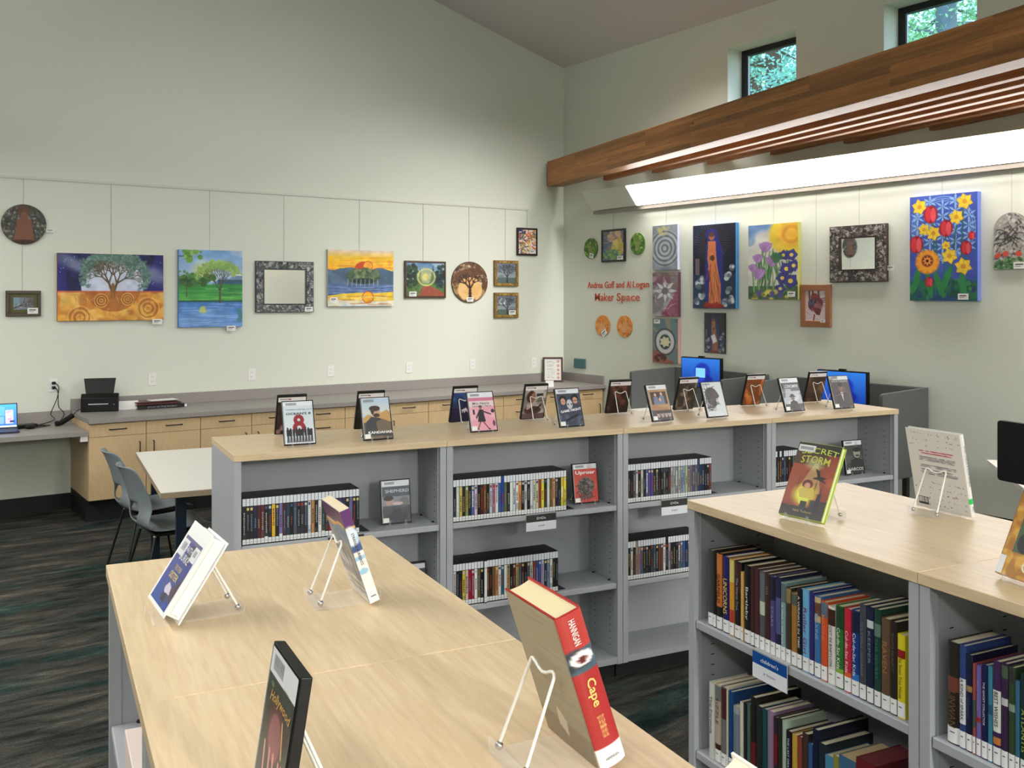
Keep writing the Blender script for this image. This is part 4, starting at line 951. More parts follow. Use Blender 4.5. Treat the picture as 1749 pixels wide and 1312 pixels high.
def row(bay, z, x0, cols, where, group, gap=.0002, n_from=1, sp={}):
    x = x0
    n = len(cols)
    for i, c in enumerate(cols):
        s = sp.get(i, {}); wide = s.get('wide', 1.0); t = DT * wide
        dy = s.get('dy', random.uniform(0, .0016)); cc = tuple(min(255, max(0, v + random.randint(-5, 5))) for v in c)
        k = i + 1
        pos = ordinal(k) + ' from the left' if k <= n / 2 + 1 else (ordinal(n - k + 1) + ' from the right' if k < n else 'rightmost')
        dvd_spined('%s-spined disc case, %s, %s' % (cname(c), pos, where), B(DVDX[bay] + x + t / 2, .012 + dy, z + .0008), PHI, cc, int(bay * 1000 + z * 100) * 50 + i, group, band=s.get('band', True), sticker=s.get('st', (.004, .024)), wide=wide)
        x += t + gap
    # bookend after the row
    e = MB().box(x + .001, x + .0025, .03, .15, 0, .12); e.box(x + .001, x + .05, .03, .15, 0, .0015)
    o = e.build('bookend', mat('dark_blue_bookend', rgb(28, 36, 48), .5), None, loc=B(DVDX[bay], 0, z + .0006), rot=(0, 0, PHI)); tag(o, 'dark metal bookend after the disc row, ' + where, 'bookend')
Y_ = (196, 184, 60); RD = (120, 30, 34); MR = (74, 26, 28); BR = (104, 62, 40); TN = (196, 160, 110); BL = (40, 84, 150); LG = (200, 204, 206); OL = (92, 92, 50); PK = (206, 180, 200); TE = (40, 90, 110); PU = (70, 50, 120)
row(0, SH1, .0362, [K_, (34, 30, 30), (30, 28, 36), N_, MR, (90, 30, 32), K_, G_, (222, 180, 50), (30, 26, 28), (120, 110, 160), (70, 24, 26), (40, 52, 84), K_, (60, 64, 84), K_, (48, 50, 54), (40, 40, 42), (190, 200, 200), (176, 130, 70), K_, W_, (46, 60, 50), (50, 30, 34), (150, 30, 36), (80, 70, 60), K_, (60, 50, 90), (44, 40, 70), K_, (90, 100, 150), K_, K_], 'upper shelf of leftmost bay', 'disc cases on the upper shelf of the leftmost bay', sp={6: {'st': (.004, .036)}, 10: {'st': (.004, .034)}, 22: {'st': (.004, .036)}})
row(1, SH1, .0362, [K_, (196, 204, 196), (200, 180, 90), K_, (150, 146, 60), K_, (70, 100, 160), PK, K_, (60, 24, 24), BR, K_, (180, 190, 214), (170, 110, 120), W_, BL, (30, 70, 140), OL, K_, W_, (206, 206, 208), W_, (196, 130, 50), K_, (190, 190, 190), K_, (206, 200, 210), (196, 206, 196), (206, 196, 160), (140, 50, 30), (226, 210, 60), K_, (200, 206, 206), (110, 80, 50), TN, N_, K_, Y_, (226, 210, 50)], 'upper shelf of second bay', 'disc cases on the upper shelf of the second bay', sp={16: {'band': False}, 17: {'st': (.004, .024)}})
row(1, SH2, .0362, [(206, 206, 206), K_, K_, Y_, (206, 180, 160), (140, 20, 50), (150, 30, 60), W_, (100, 84, 50), K_, W_, (80, 40, 34), K_, (110, 80, 50), (176, 130, 80), W_, TE, W_, TN, K_, (110, 36, 30), (190, 180, 100), (80, 90, 96), MR, K_, (90, 96, 100), (200, 200, 200), (140, 60, 50), (44, 76, 140), (50, 90, 170), (170, 190, 206), N_, (110, 130, 160), (214, 222, 210), K_, K_], 'middle shelf of second bay', 'disc cases on the middle shelf of the second bay', sp={10: {'dy': -.008}, 17: {'st': (.004, .05)}, 8: {'st': (.004, .034)}})
GT = [(150, 156, 160), (160, 160, 150), (120, 140, 160), (170, 166, 150), (110, 140, 170), (130, 150, 164), (180, 176, 150), (150, 140, 130)]
row(2, SH1, .0362, [K_, K_, (60, 70, 80), PK, K_, (190, 190, 186), K_, (90, 80, 150), (80, 66, 140), (84, 60, 150), K_, G_, K_, K_, (60, 66, 60), K_, (60, 40, 34)] + GT + [(110, 100, 110), (80, 76, 110), (120, 110, 120), (40, 60, 90), (34, 50, 80), N_, K_, K_, (110, 46, 36)], 'upper shelf of third bay', 'disc cases on the upper shelf of the third bay', sp={28: {'band': False}})
row(2, SH2, .0362, [K_, (190, 190, 186), K_, (140, 130, 116), (140, 120, 110), (60, 90, 130), K_, K_, K_, (50, 50, 54), (60, 80, 100), K_, BR, (90, 60, 50), W_, K_, (150, 140, 150), K_, K_, K_, (90, 84, 100), TE, BL, N_, (70, 80, 130), K_, (60, 60, 64), MR, K_, G_], 'middle shelf of third bay', 'disc cases on the middle shelf of the third bay', sp={3: {'band': False}, 15: {'band': False}, 14: {'st': (.004, .03)}})
row(3, SH1, .0362, [K_, K_, MR, N_, (50, 60, 90), K_, (60, 30, 30), K_, (80, 80, 84), K_, N_, K_], 'upper shelf of rightmost disc bay', 'disc cases on the upper shelf of the rightmost bay', sp={1: {'band': False}, 3: {'band': False}})

def shelf_sign(loc, rz, w, top, dark, low, label, group=None):
    t = thing('shelf_sign', label, 'sign', loc, (0, 0, rz), group=group)
    MB().box(-w / 2, w / 2, -.0035, -.001, -.075, 0).box(-w / 2, w / 2, -.0035, .03, 0.0012, .003).build('holder', clear('clear_sign_holder', (1, 1, 1, 1), .6) if False else M_STEEL, t)
    patches('sign_card', [(-w / 2, w / 2, -.034, -.001, dark), (-w / 2, w / 2, -.074, -.034, (232, 234, 240))], t, M_PRINT, -.0038)
    text('sign_lettering', top, w * (.3 if len(top) < 6 else .52), .011, ink(235, 235, 240), t, (0, -.0041, -.018), bold=.01)
    text('sign_lettering', low, w * (.22 if len(low) < 7 else .34), .009, ink(60, 60, 64), t, (0, -.0041, -.053), bold=.005)
shelf_sign(B(DVDX[1] + .47, .003, SH1), PHI, .155, 'DVDs', (58, 56, 56), 'comedy', 'dark and white DVDs sign hanging from the upper shelf, second bay', 'disc shelf signs')
shelf_sign(B(DVDX[2] + .30, .003, SH1), PHI, .155, 'DVDs', (58, 56, 56), 'drama', 'dark and white DVDs sign hanging from the upper shelf, third bay', 'disc shelf signs')
shelf_sign(B(DVDX[0] + .46, .003, SH1), PHI, .155, 'DVDs', (58, 56, 56), 'action', 'DVDs sign hanging from the upper shelf of the leftmost bay, mostly hidden', 'disc shelf signs')
shelf_sign(B(UB + .001, VE - .375, .853), PHI - PI / 2, .14, "children's", (12, 74, 148), 'jr fiction', "blue and white children's sign hanging from the bookshelf at right")

# books on the children's shelves: x across the spine, spine to -y
def book(label, loc, rz, t, h, d, col, group, pages=(214, 204, 176), lab=True, title=None, tcol=(230, 230, 225), tsz=(.6, .55), tz=.55, bands=(), lab_h=.036, soft=False, top_hi=None, tilt=0):
    o = MB()
    n = 8; r = .0 if soft else t * .16
    cm = mat('cover_%02x%02x%02x' % tuple(col), rgb(*col), .35, spec=.5)
    # boards and a rounded spine, one shell
    prof = [(t / 2, d), (t / 2 - .002, d), (t / 2 - .002, .004)] + [(-t / 2 + .002, .004), (-t / 2 + .002, d), (-t / 2, d), (-t / 2, r)] + [(t / 2 * math.sin(R(-90 + 180 * k / n)), r - r * math.cos(R(-90 + 180 * k / n))) for k in range(1, n)] + [(t / 2, r)]
    vs = [(x, y, 0) for x, y in prof] + [(x, y, h) for x, y in prof]; m = len(prof)
    fs = [(i, (i + 1) % m, m + (i + 1) % m, m + i) for i in range(m)]
    caps = [(0, 1, 2, m - 1), (3, 4, 5, 6), tuple([2, 3] + list(range(6, m)))]
    for c in caps: fs.append(tuple(reversed([i for i in c]))); fs.append(tuple(i + m for i in c))
    o.add(vs, fs); o = o.build('book', cm, None, loc=loc, rot=(0, tilt, rz)); tag(o, label, 'book', group)
    MB().box(-t / 2 + .0022, t / 2 - .0022, .005, d - .004, .002 if not soft else .0, h - (.003 if not soft else .0005)).build('page_block', mat('pages_%02x%02x%02x' % pages, rgb(*pages), .85), o)
    def sy(x): return r - r * math.sqrt(max(0, 1 - (2 * x / t) ** 2)) if r else 0
    def wrap(nm, z0, z1, c, off):
        w_ = t / 2 * .99; vs = []; fs = []; k = 8
        for j in range(k + 1): x = -w_ + 2 * w_ * j / k; vs += [(x, sy(x) - off, z0), (x, sy(x) - off, z1)]
        fs = [(2 * j, 2 * j + 2, 2 * j + 3, 2 * j + 1) for j in range(k)]
        me = bpy.data.meshes.new(nm); me.from_pydata(vs, [], fs); me.materials.append(c); q = bpy.data.objects.new(nm, me); COL.objects.link(q); q.parent = o; return q
    for z0, z1, c in bands: wrap('spine_panel', z0 * h, z1 * h, mat('cover_%02x%02x%02x' % tuple(c), rgb(*c), .35), .0004)
    if lab:
        q = wrap('call_number_label', .003, .003 + lab_h, M_WHITEP, .0008)
        patches('call_number', [(-t * .2, t * .2, lab_h * .72, lab_h * .78, (40, 40, 40))], q, M_PRINT, -.0012)
    if title:
        hh = h - lab_h
        text('title', title, hh * tsz[0], t * tsz[1], ink(*tcol), o, (0, -.0014 - .0003 * bool(bands), lab_h + hh * tz), turn=-PI / 2, bold=.004)
    return o
def shelf_row(specs, zsh, where, group, pxz, plane_u, label_y, vmin=-9):
    """each spec: photo x of its left and right edge at the foot, photo y of its top, colour, words..."""
    P = B(plane_u, VE); D = -V
    for sp in specs:
        x0, x1, xt, yt, col = sp[:5]; kw = dict(sp[5]) if len(sp) > 5 else {}
        a, _, _ = on_line(x0, 1000, P, D); b, _, _ = on_line(x1, 1000, P, D)
        t = b - a - .0006; k, dd, zt = on_line(xt, yt, P, D)
        h = max(.13, min(.262, zt - zsh)); what = kw.pop('what', None)
        lab = (what or ('%s-spined book' % cname(col))) + ', ' + kw.pop('pos') + ' ' + where if 'pos' in kw else what
        c = P + D * ((a + b) / 2)
        book(lab, Vector((c.x, c.y, zsh + .0006)), PHI - PI / 2, t, h, kw.pop('d', .15), col, group, **kw)
S2 = 3.5463
def q2(a, b, xt, yt): return (1170 + a / S2, 1170 + b / S2, 1170 + xt / S2, 830 + yt / S2)
B1 = [
 (q2(136, 168, 158, 392), (62, 64, 62), dict(what='dark grey book')), (q2(168, 186, 180, 395), (26, 24, 24), dict(what='thin black book')),
 (q2(186, 222, 205, 408), (30, 26, 22), dict(what='orange and black book', bands=[(.30, .99, (196, 112, 50))], title='GARFIELD', tcol=(50, 30, 20), tsz=(.45, .5), tz=.45, pages=(150, 110, 80))),
 (q2(224, 264, 250, 432), (34, 30, 96), dict(what='navy book with yellow lettering', title='UNICORNS', tcol=(230, 200, 80), tsz=(.55, .6), tz=.38)),
 (q2(265, 294, 285, 448), (206, 144, 50), dict(what='yellow and teal book', bands=[(.16, .34, (170, 60, 40)), (.7, .99, (206, 196, 110))])),
 (q2(295, 337, 320, 462), (30, 26, 26), dict(what='dim-lettered black book', title='The Worry Tree', tcol=(170, 170, 170), tsz=(.5, .35), tz=.5, bands=[(.6, .99, (60, 36, 34))])),
 (q2(338, 353, 350, 525), (206, 168, 90), dict(what='thin tan book', soft=True)),
 (q2(354, 394, 385, 488), (22, 20, 22), dict(what='black script-titled book', title='Bartleby', tcol=(220, 220, 220), tsz=(.5, .5), tz=.42)),
 (q2(395, 417, 415, 500), (66, 34, 34), dict(what='maroon book')), (q2(418, 447, 440, 505), (72, 40, 40), dict(what='dark maroon book')),
 (q2(448, 480, 468, 520), (86, 84, 88), dict(what='grey and white book', bands=[(.45, .62, (190, 200, 176)), (.62, .98, (96, 104, 104))])),
 (q2(481, 513, 505, 537), (64, 36, 40), dict(what='brown-red book', title='YEAR', tcol=(150, 130, 130), tsz=(.14, .4), tz=.75)),
 (q2(514, 544, 535, 552), (74, 66, 120), dict(what='violet book', bands=[(.7, .99, (26, 30, 46))], title='STARS', tcol=(150, 150, 190), tsz=(.3, .5), tz=.4)),
 (q2(545, 577, 565, 556), (36, 36, 66), dict(what='navy book with a pale streak', bands=[(.3, .75, (80, 84, 130))])),
 (q2(578, 606, 598, 590), (126, 158, 160), dict(what='pale teal book', title='A Wish in the Dark', tcol=(230, 236, 236), tsz=(.62, .35), tz=.36, bands=[(.75, .99, (90, 104, 108))])),
 (q2(608, 638, 625, 620), (66, 54, 36), dict(what='dark olive book', bands=[(.8, .99, (140, 120, 80))])),
 (q2(640, 675, 665, 655), (156, 112, 52), dict(what='ochre book', bands=[(.84, .99, (80, 90, 80))])),
 (q2(676, 705, 695, 625), (22, 22, 24), dict(what='black book titled A Wrinkle in Time', title='A WRINKLE IN TIME', tcol=(222, 222, 222), tsz=(.78, .4), tz=.5)),
 (q2(707, 748, 735, 632), (106, 172, 216), dict(what='sky blue book with magenta script', title='Roller Girl', tcol=(130, 40, 110), tsz=(.66, .5), tz=.4)),
 (q2(750, 778, 775, 650), (44, 44, 110), dict(what='indigo book')),
 (q2(780, 818, 805, 672), (60, 110, 160), dict(what='blue pictured book', title='MAXINE', tcol=(150, 180, 206), tsz=(.38, .5), tz=.55, bands=[(.68, .99, (200, 170, 130)), (.76, .92, (110, 40, 44))])),
 (q2(820, 858, 845, 705), (210, 84, 40), dict(what='orange-red book', title='MAXINE', tcol=(232, 130, 80), tsz=(.4, .5), tz=.6, bands=[(.8, .99, (90, 110, 130))])),
 (q2(862, 906, 885, 735), (220, 216, 206), dict(what='white Lost in Babylon book', title='LOST IN BABYLON', tcol=(50, 50, 54), tsz=(.66, .34), tz=.4, bands=[(.76, .97, (60, 34, 30))])),
 (q2(908, 955, 935, 730), (50, 112, 50), dict(what='green Cul-de-Sac Kids book', title='Cul-de-Sac Kids', tcol=(230, 240, 226), tsz=(.6, .4), tz=.38, bands=[(.15, .24, (130, 180, 70)), (.72, .99, (30, 66, 36))])),
 (q2(960, 1003, 985, 748), (196, 36, 60), dict(what='red Cul-de-Sac Kids book', title='Cul-de-Sac Kids', tcol=(246, 226, 230), tsz=(.6, .4), tz=.38, bands=[(.15, .24, (224, 96, 50))])),
 (q2(1005, 1050, 1030, 758), (26, 60, 130), dict(what='blue Cul-de-Sac Kids book', title='Cul-de-Sac Kids', tcol=(226, 234, 246), tsz=(.6, .4), tz=.38, bands=[(.15, .26, (40, 120, 190)), (.74, .99, (20, 30, 60))])),
 (q2(1053, 1093, 1078, 722), (66, 70, 80), dict(what='slate grey book', title='SISTERS GRIMM', tcol=(110, 114, 124), tsz=(.66, .4), tz=.45)),
 (q2(1097, 1138, 1120, 735), (26, 34, 60), dict(what='navy emblem book', title='KEEPER', tcol=(130, 140, 156), tsz=(.4, .4), tz=.5, bands=[(.78, .86, (200, 206, 210))])),
 (q2(1142, 1182, 1165, 750), (26, 66, 56), dict(what='dark green book', title='THE SECRET', tcol=(70, 120, 104), tsz=(.5, .4), tz=.4, bands=[(.72, .85, (100, 124, 110))])),
 (q2(1184, 1238, 1210, 805), (98, 74, 54), dict(what='brown book titled Raven', title='RAVEN', tcol=(170, 120, 70), tsz=(.4, .5), tz=.5)),
 (q2(1240, 1280, 1262, 825), (42, 34, 30), dict(what='very dark brown book', title='INKHEART', tcol=(110, 90, 70), tsz=(.5, .35), tz=.6)),
 (q2(1282, 1330, 1310, 905), (216, 202, 40), dict(what='short yellow book', title='The Seven Tree House', tcol=(60, 50, 20), tsz=(.62, .4), tz=.38, bands=[(.72, .82, (150, 30, 30))])),
]
def finish(lst, where):
    out = []; n = len(lst)
    for i, (p, col, kw) in enumerate(lst):
        k = i + 1; kw['pos'] = (ordinal(k) + ' from the left' if k <= n / 2 else (ordinal(n - k + 1) + ' from the right' if k < n else 'rightmost')) if k > 1 else 'leftmost'
        out.append((p[0], p[1], p[2], p[3], col, kw))
    return out
shelf_row(finish(B1, 0), .853, "on the children's upper shelf", "books on the children's upper shelf", 0, UB + .014, 0)
S4 = 4.206
def q4(a, b, xt, yt): return (1540 + a / S4, 1540 + b / S4, 1540 + xt / S4, 1000 + yt / S4)
B2 = [
 (q4(322, 410, 345, 402), (40, 34, 28), dict(what='thick black-brown book', title='UNWAN', tcol=(110, 80, 50), tsz=(.42, .55), tz=.22, bands=[(.52, .66, (110, 60, 44))])),
 (q4(412, 458, 430, 432), (46, 66, 126), dict(what='blue and white Spark book', title='A KIND of SPARK', tcol=(40, 40, 50), tsz=(.48, .5), tz=.38, bands=[(.24, .68, (222, 224, 226))])),
 (q4(460, 505, 480, 500), (22, 28, 54), dict(what='navy book with a tan disc', title='Ghost', tcol=(70, 84, 120), tsz=(.25, .4), tz=.35, bands=[(.62, .68, (150, 120, 80))])),
 (q4(508, 530, 520, 565), (150, 74, 66), dict(what='thin red and green book', bands=[(.3, .6, (60, 80, 66))])),
 (q4(533, 568, 550, 580), (112, 96, 160), dict(what='lilac book', title='BEYOND', tcol=(150, 140, 190), tsz=(.4, .4), tz=.6, bands=[(.38, .43, (150, 40, 50))])),
 (q4(570, 615, 590, 572), (20, 28, 70), dict(what='navy Ghost Collector book', title='THE GHOST COLLECTOR', tcol=(220, 224, 232), tsz=(.56, .32), tz=.5)),
 (q4(617, 650, 632, 585), (60, 124, 150), dict(what='teal blue book', bands=[(.5, .6, (40, 80, 110))])),
 (q4(652, 710, 675, 545), (64, 36, 80), dict(what='purple Best Wishes book', title='BEST WISHES', tcol=(40, 30, 40), tsz=(.4, .5), tz=.45, bands=[(.32, .72, (222, 222, 216)), (.2, .27, (190, 120, 60))])),
 (q4(712, 762, 735, 562), (54, 36, 66), dict(what='dark purple book with a white badge', bands=[(.6, .67, (190, 190, 190)), (.86, .98, (70, 90, 70))])),
 (q4(765, 812, 785, 590), (50, 70, 44), dict(what='dark green book with a pale badge', bands=[(.58, .65, (130, 150, 130)), (.84, .98, (50, 50, 48))])),
 (q4(813, 845, 830, 690), (54, 104, 130), dict(what='thin teal book')),
 (q4(848, 905, 870, 640), (22, 50, 50), dict(what='dark teal book', title='ATLANTIS', tcol=(160, 170, 80), tsz=(.5, .5), tz=.35)),
 (q4(908, 960, 930, 640), (120, 60, 50), dict(what='red-brown book')),
]
shelf_row(finish(B2, 0), .853, "on the second children's shelf", "books on the second bay of the children's shelf", 0, UB + .014, 0)
S3 = 7.2095
def q3(a, b, xt, yt): return (1190 + a / S3, 1190 + b / S3, 1190 + xt / S3, 1130 + yt / S3)
B3 = [
 (q3(143, 213, 170, 262), (206, 206, 196), dict(what='white book with black lettering', title='The Formula', tcol=(50, 50, 50), tsz=(.6, .4), tz=.5, lab=False)),
 (q3(216, 290, 250, 290), (178, 164, 146), dict(what='tan book', title='SIZZLE', tcol=(120, 60, 50), tsz=(.4, .45), tz=.6, bands=[(.8, .99, (110, 116, 112)), (.17, .24, (60, 34, 30))])),
 (q3(292, 360, 325, 320), (110, 108, 108), dict(what='red and grey book', bands=[(.6, .99, (76, 30, 32))])),
 (q3(362, 384, 372, 330), (200, 196, 170), dict(what='thin cream book')),
 (q3(386, 435, 405, 368), (16, 66, 120), dict(what='tall blue book', d=.17)),
 (q3(437, 525, 480, 560), (150, 156, 160), dict(what='pale grey book', bands=[(.3, .9, (110, 124, 132))])),
 (q3(527, 570, 548, 505), (206, 202, 182), dict(what='cream book')),
 (q3(571, 614, 590, 515), (30, 30, 46), dict(what='dark navy book')),
 (q3(615, 655, 635, 520), (70, 96, 84), dict(what='grey-green book')),
 (q3(656, 722, 690, 440), (26, 24, 24), dict(what='black book with a red foot', bands=[(.12, .5, (96, 26, 32))], d=.17)),
 (q3(724, 798, 755, 550), (34, 40, 44), dict(what='charcoal book')),
 (q3(800, 860, 830, 590), (26, 70, 72), dict(what='dark teal book')),
 (q3(862, 938, 900, 615), (140, 114, 140), dict(what='mauve book')),
 (q3(940, 990, 965, 690), (46, 34, 50), dict(what='dark book with a red panel', bands=[(.45, .8, (110, 26, 36))])),
 (q3(992, 1046, 1020, 700), (40, 38, 34), dict(what='black and brown book')),
 (q3(1048, 1094, 1070, 735), (160, 180, 162), dict(what='pale green book')),
 (q3(1096, 1165, 1130, 860), (24, 20, 30), dict(what='black book with white lettering', title='THE LAST DRAGON', tcol=(200, 200, 206), tsz=(.6, .35), tz=.6)),
 (q3(1167, 1232, 1200, 905), (190, 150, 60), dict(what='yellow and red book', bands=[(.1, .4, (130, 50, 40))])),
 (q3(1234, 1290, 1262, 930), (130, 60, 44), dict(what='rust red book')),
 (q3(1292, 1366, 1330, 890), (60, 46, 40), dict(what='dark brown book')),
 (q3(1368, 1418, 1395, 1020), (44, 84, 140), dict(what='blue book')),
 (q3(1420, 1490, 1450, 800), (18, 26, 50), dict(what='tall dark navy book', d=.18)),
 (q3(1492, 1580, 1530, 1010), (30, 40, 50), dict(what='dark slate book', d=.17)),
 (q3(1582, 1680, 1620, 1165), (70, 130, 160), dict(what='light blue book', soft=True, pages=(196, 184, 150))),
 (q3(1682, 1750, 1710, 1170), (130, 130, 60), dict(what='olive yellow book', soft=True)),
 (q3(1752, 1960, 1850, 1200), (60, 100, 130), dict(what='very thick book of tan pages', soft=True, pages=(176, 156, 116))),
 (q3(1962, 2200, 2080, 1240), (100, 26, 34), dict(what='thick dark red book', soft=True, pages=(96, 30, 36))),
]
shelf_row(finish(B3, 0), .452, "on the children's lower shelf", "books on the children's lower shelf", 0, UB + .014, 0)
# a pale storage box on the shelf of the left range
tag(MB().box(0, .26, 0, .2, 0, .105).build('storage_box', mat('pinkish_white_card', rgb(232, 216, 208), .6), None, bevel=.002, loc=B(UA + .012, VE - .32, SH1 + .001), rot=(0, 0, PHI - PI / 2)), 'pinkish white box on the shelf of the left foreground bookcase', 'box')
# ------------------------------------------------------------------ easels and the items they show
EASEL_Z = .006
def easel(label, loc, rz, tilt, t, group='clear easels with white wire backs', h=.125, plate=True):
    """local frame of the item it carries: item face to -y, leaning back to +y"""
    e = thing('easel', label, 'easel', loc, (0, 0, rz), group=group)
    yb = t * math.cos(tilt) + h * math.tan(tilt)            # where the wire meets the item's back
    yf = yb + .052
    b = MB()
    b.box(-.052, .052, -.004, yf + .012, .0006, .0042)
    b.box(-.052, .052, yf + .008, yf + .0115, .0042, .022)
    for s in (-1, 1):
        b.box(s * .036 - .004, s * .036 + .004, -.0105, -.004, .0006, .0042); b.box(s * .036 - .004, s * .036 + .004, -.0135, -.0105, .0006, .024)
    b.build('acrylic_base', M_ACRYL, e)
    w = []
    f0 = Vector((-.041, yf, .014)); f1 = Vector((.041, yf, .014)); a0 = Vector((-.034, yb + .006, h)); a1 = Vector((.034, yb + .006, h))
    path = [f0, a0 + Vector((-.001, .001, -.006)), a0 + Vector((.0015, 0, -.0012)), a0 + Vector((.005, 0, 0)), Vector((-.021, yb + .006, h - .0025)), Vector((-.011, yb + .006, h - .0075)), Vector((0, yb + .0065, h - .0095)), Vector((.011, yb + .006, h - .0075)), Vector((.021, yb + .006, h - .0025)), a1 + Vector((-.005, 0, 0)), a1 + Vector((-.0015, 0, -.0012)), a1 + Vector((.001, .001, -.006)), f1]
    MB().tube(path, .0023, 8).build('wire_back', M_WIRE, e)
    for f in (f0, f1): MB().ball((f.x, f.y, f.z - .002), .0062, 0, 10, 8).build('round_screw', M_CHROME, e)
    return e
def stand(p, rz, tilt, t, back_ref=False, z=TOPZ):
    """pose of an item whose lower front (or, with back_ref, lower back) edge is centred over p"""
    o = Vector((p.x, p.y, 0)); f = Vector((-math.sin(rz), math.cos(rz), 0))      # local +y
    if back_ref: o = o - f * (t * math.cos(tilt))
    return Vector((o.x, o.y, z + EASEL_Z - .001 + (t * math.sin(tilt) if tilt > 0 else 0)))
def place(pl, pr, zref, front=True):
    """centre and turn of a bottom edge seen between two photograph points; front: the face looks at us"""
    a, b = at(pl[0], pl[1], zref), at(pr[0], pr[1], zref); d = b - a
    return (a + b) / 2, math.atan2(d.y, d.x), d.length
def barcode(c, x, y, w, h):
    c.rect(x, y, x + w, y + h, (150, 154, 158), .8)
    for k in range(7): c.rect(x + w * (k + .2) / 7, y + h * .1, x + w * (k + .5) / 7, y + h * .7, (96, 98, 102), .7)
def band(c, hh=.115, logo=False):
    c.rect(0, 0, 1, hh, (226, 230, 236))
    if logo: c.rect(.06, .045, .42, .06, (130, 120, 120), .8); c.rect(.36, .04, .46, .075, (150, 60, 56), .8); c.rect(.5, .05, .9, .06, (190, 190, 196), .8)
    else: barcode(c, .08, .03, .38, .06)
    return c
def disc_display(label, p, rz, tilt, arr, texts=(), z=TOPZ, sticker=True, with_easel=True, elabel=None, faces_us=True, border=True):
    """a face-out disc case; texts: (words, x, z, w, h, colour, kw) in case widths/heights"""
    t = DT
    if faces_us: loc = stand(p, rz, tilt, t, z=z); o = MB().box(-DW / 2, DW / 2, 0, t, 0, DH)
    else: loc = stand(p, rz, tilt, t, z=z); o = MB().box(-DW / 2, DW / 2, 0, t, 0, DH)
    o = o.build('disc_case', M_BLACK, None, bevel=.0015, loc=loc, rot=(-tilt, 0, rz)); tag(o, label, 'disc case')
    art_mesh('cover_sheet', arr, DW - .010, DH - .009, o, M_PRINT, (.0, -.0005, .0045))
    MB().box(-DW / 2 + .001, -DW / 2 + .0052, -.0006, 0, .004, DH - .004).build('clear_sleeve_edge', mat('sleeve_gloss', rgb(150, 154, 158), .2), o)
    if sticker: patches('call_number_label', [(-DW / 2 + .006, -DW / 2 + .032, .006, .026, (236, 236, 232))], o, M_PRINT, -.0008)
    for (s, x, zz, w, h, col, *kw) in texts:
        text('cover_title', s, w * DW, h * DH, ink(*col), o, (x * DW, -.0011, zz * DH), **(kw[0] if kw else {}))
    if with_easel:
        if faces_us: easel(elabel, Vector((loc.x, loc.y, z)), rz, tilt, t)
    return o
def back_display(label, pl, pr, tilt, arr, texts=(), elabel=None, rzfix=None):
    """a case turned away: we see its back cover, its easel stands on our side"""
    p, rz, L = place(pl, pr, TOPZ + .012)
    rz = .3 * rz + .7 * (PHI + R(2))
    # real frame of the case: face to the far side
    rf = rz + PI; loc = stand(p, rf, tilt, DT, back_ref=True)
    o = MB().box(-DW / 2, DW / 2, 0, DT, 0, DH).build('disc_case', M_BLACK, None, bevel=.0015, loc=loc, rot=(-tilt, 0, rf)); tag(o, label, 'disc case')
    art_mesh('back_cover_sheet', arr, DW - .010, DH - .009, o, M_PRINT, (0, DT + .0005, .0045), rot=(0, 0, PI))
    for (s, x, zz, w, h, col, *kw) in texts:
        q = text('cover_title', s, w * DW, h * DH, ink(*col), o, (-x * DW, DT + .0011, zz * DH), **(kw[0] if kw else {})); q.rotation_euler = (0, 0, PI)
    easel(elabel, Vector((loc.x, loc.y, TOPZ)), rf, tilt, DT)
    return o
TL = R(19)
BKX = (26, 26, 28)
def cover_oceans():
    c = Cv(64, 92, (206, 216, 224)); band(c, .1); c.a[:, :] = c.a; c.strokes(16, [(120, 130, 140)], .06, .006, .8, (.05, .185, .9, .2), 0)
    for cx, cy, r, w_ in ((.50, .44, .080, .052), (.50, .63, .104, .058)): c.ring(cx, cy, r, w_, (140, 26, 40)); c.ring(cx, cy, r, w_, (140, 26, 40))
    for k in range(9):
        x = .1 + .1 * k; c.ell(x, .64 + .02 * (k % 3), .035, .03, (40, 36, 38)); c.rect(x - .045, .67, x + .045, .82, (34, 34, 38)); c.line(x, .8, x - .02, .97, .014, (40, 38, 42)); c.line(x + .02, .8, x + .03, .97, .012, (60, 58, 62))
    c.rect(0, .97, 1, 1, (214, 220, 226)); return c.a
def cover_kandahar():
    c = Cv(64, 92, (184, 204, 226)); c.grad((176, 200, 228), (214, 214, 206), 0, .4); band(c, .02); barcode(c, .06, .05, .36, .05)
    c.poly([(0, .48), (.2, .4), (.4, .46), (.7, .36), (.9, .3), (1, .36), (1, .8), (0, .8)], (190, 150, 90)); c.rect(0, .6, 1, 1, (96, 84, 72)); c.mott((130, 116, 100), 8, .6, 3, .5, (c.y > .6))
    c.poly([(.05, .9), (.08, .6), (.3, .46), (.6, .5), (.95, .6), (1, .95)], (62, 62, 66)); c.poly([(.45, .6), (.7, .52), (.98, .6), (.98, .9), (.5, .8)], (112, 96, 80)); c.ell(.48, .34, .17, .13, (196, 156, 128)); c.ell(.45, .26, .2, .07, (66, 52, 44)); c.ell(.36, .32, .06, .09, (66, 52, 44)); c.ell(.5, .43, .12, .05, (70, 56, 48))
    return c.a
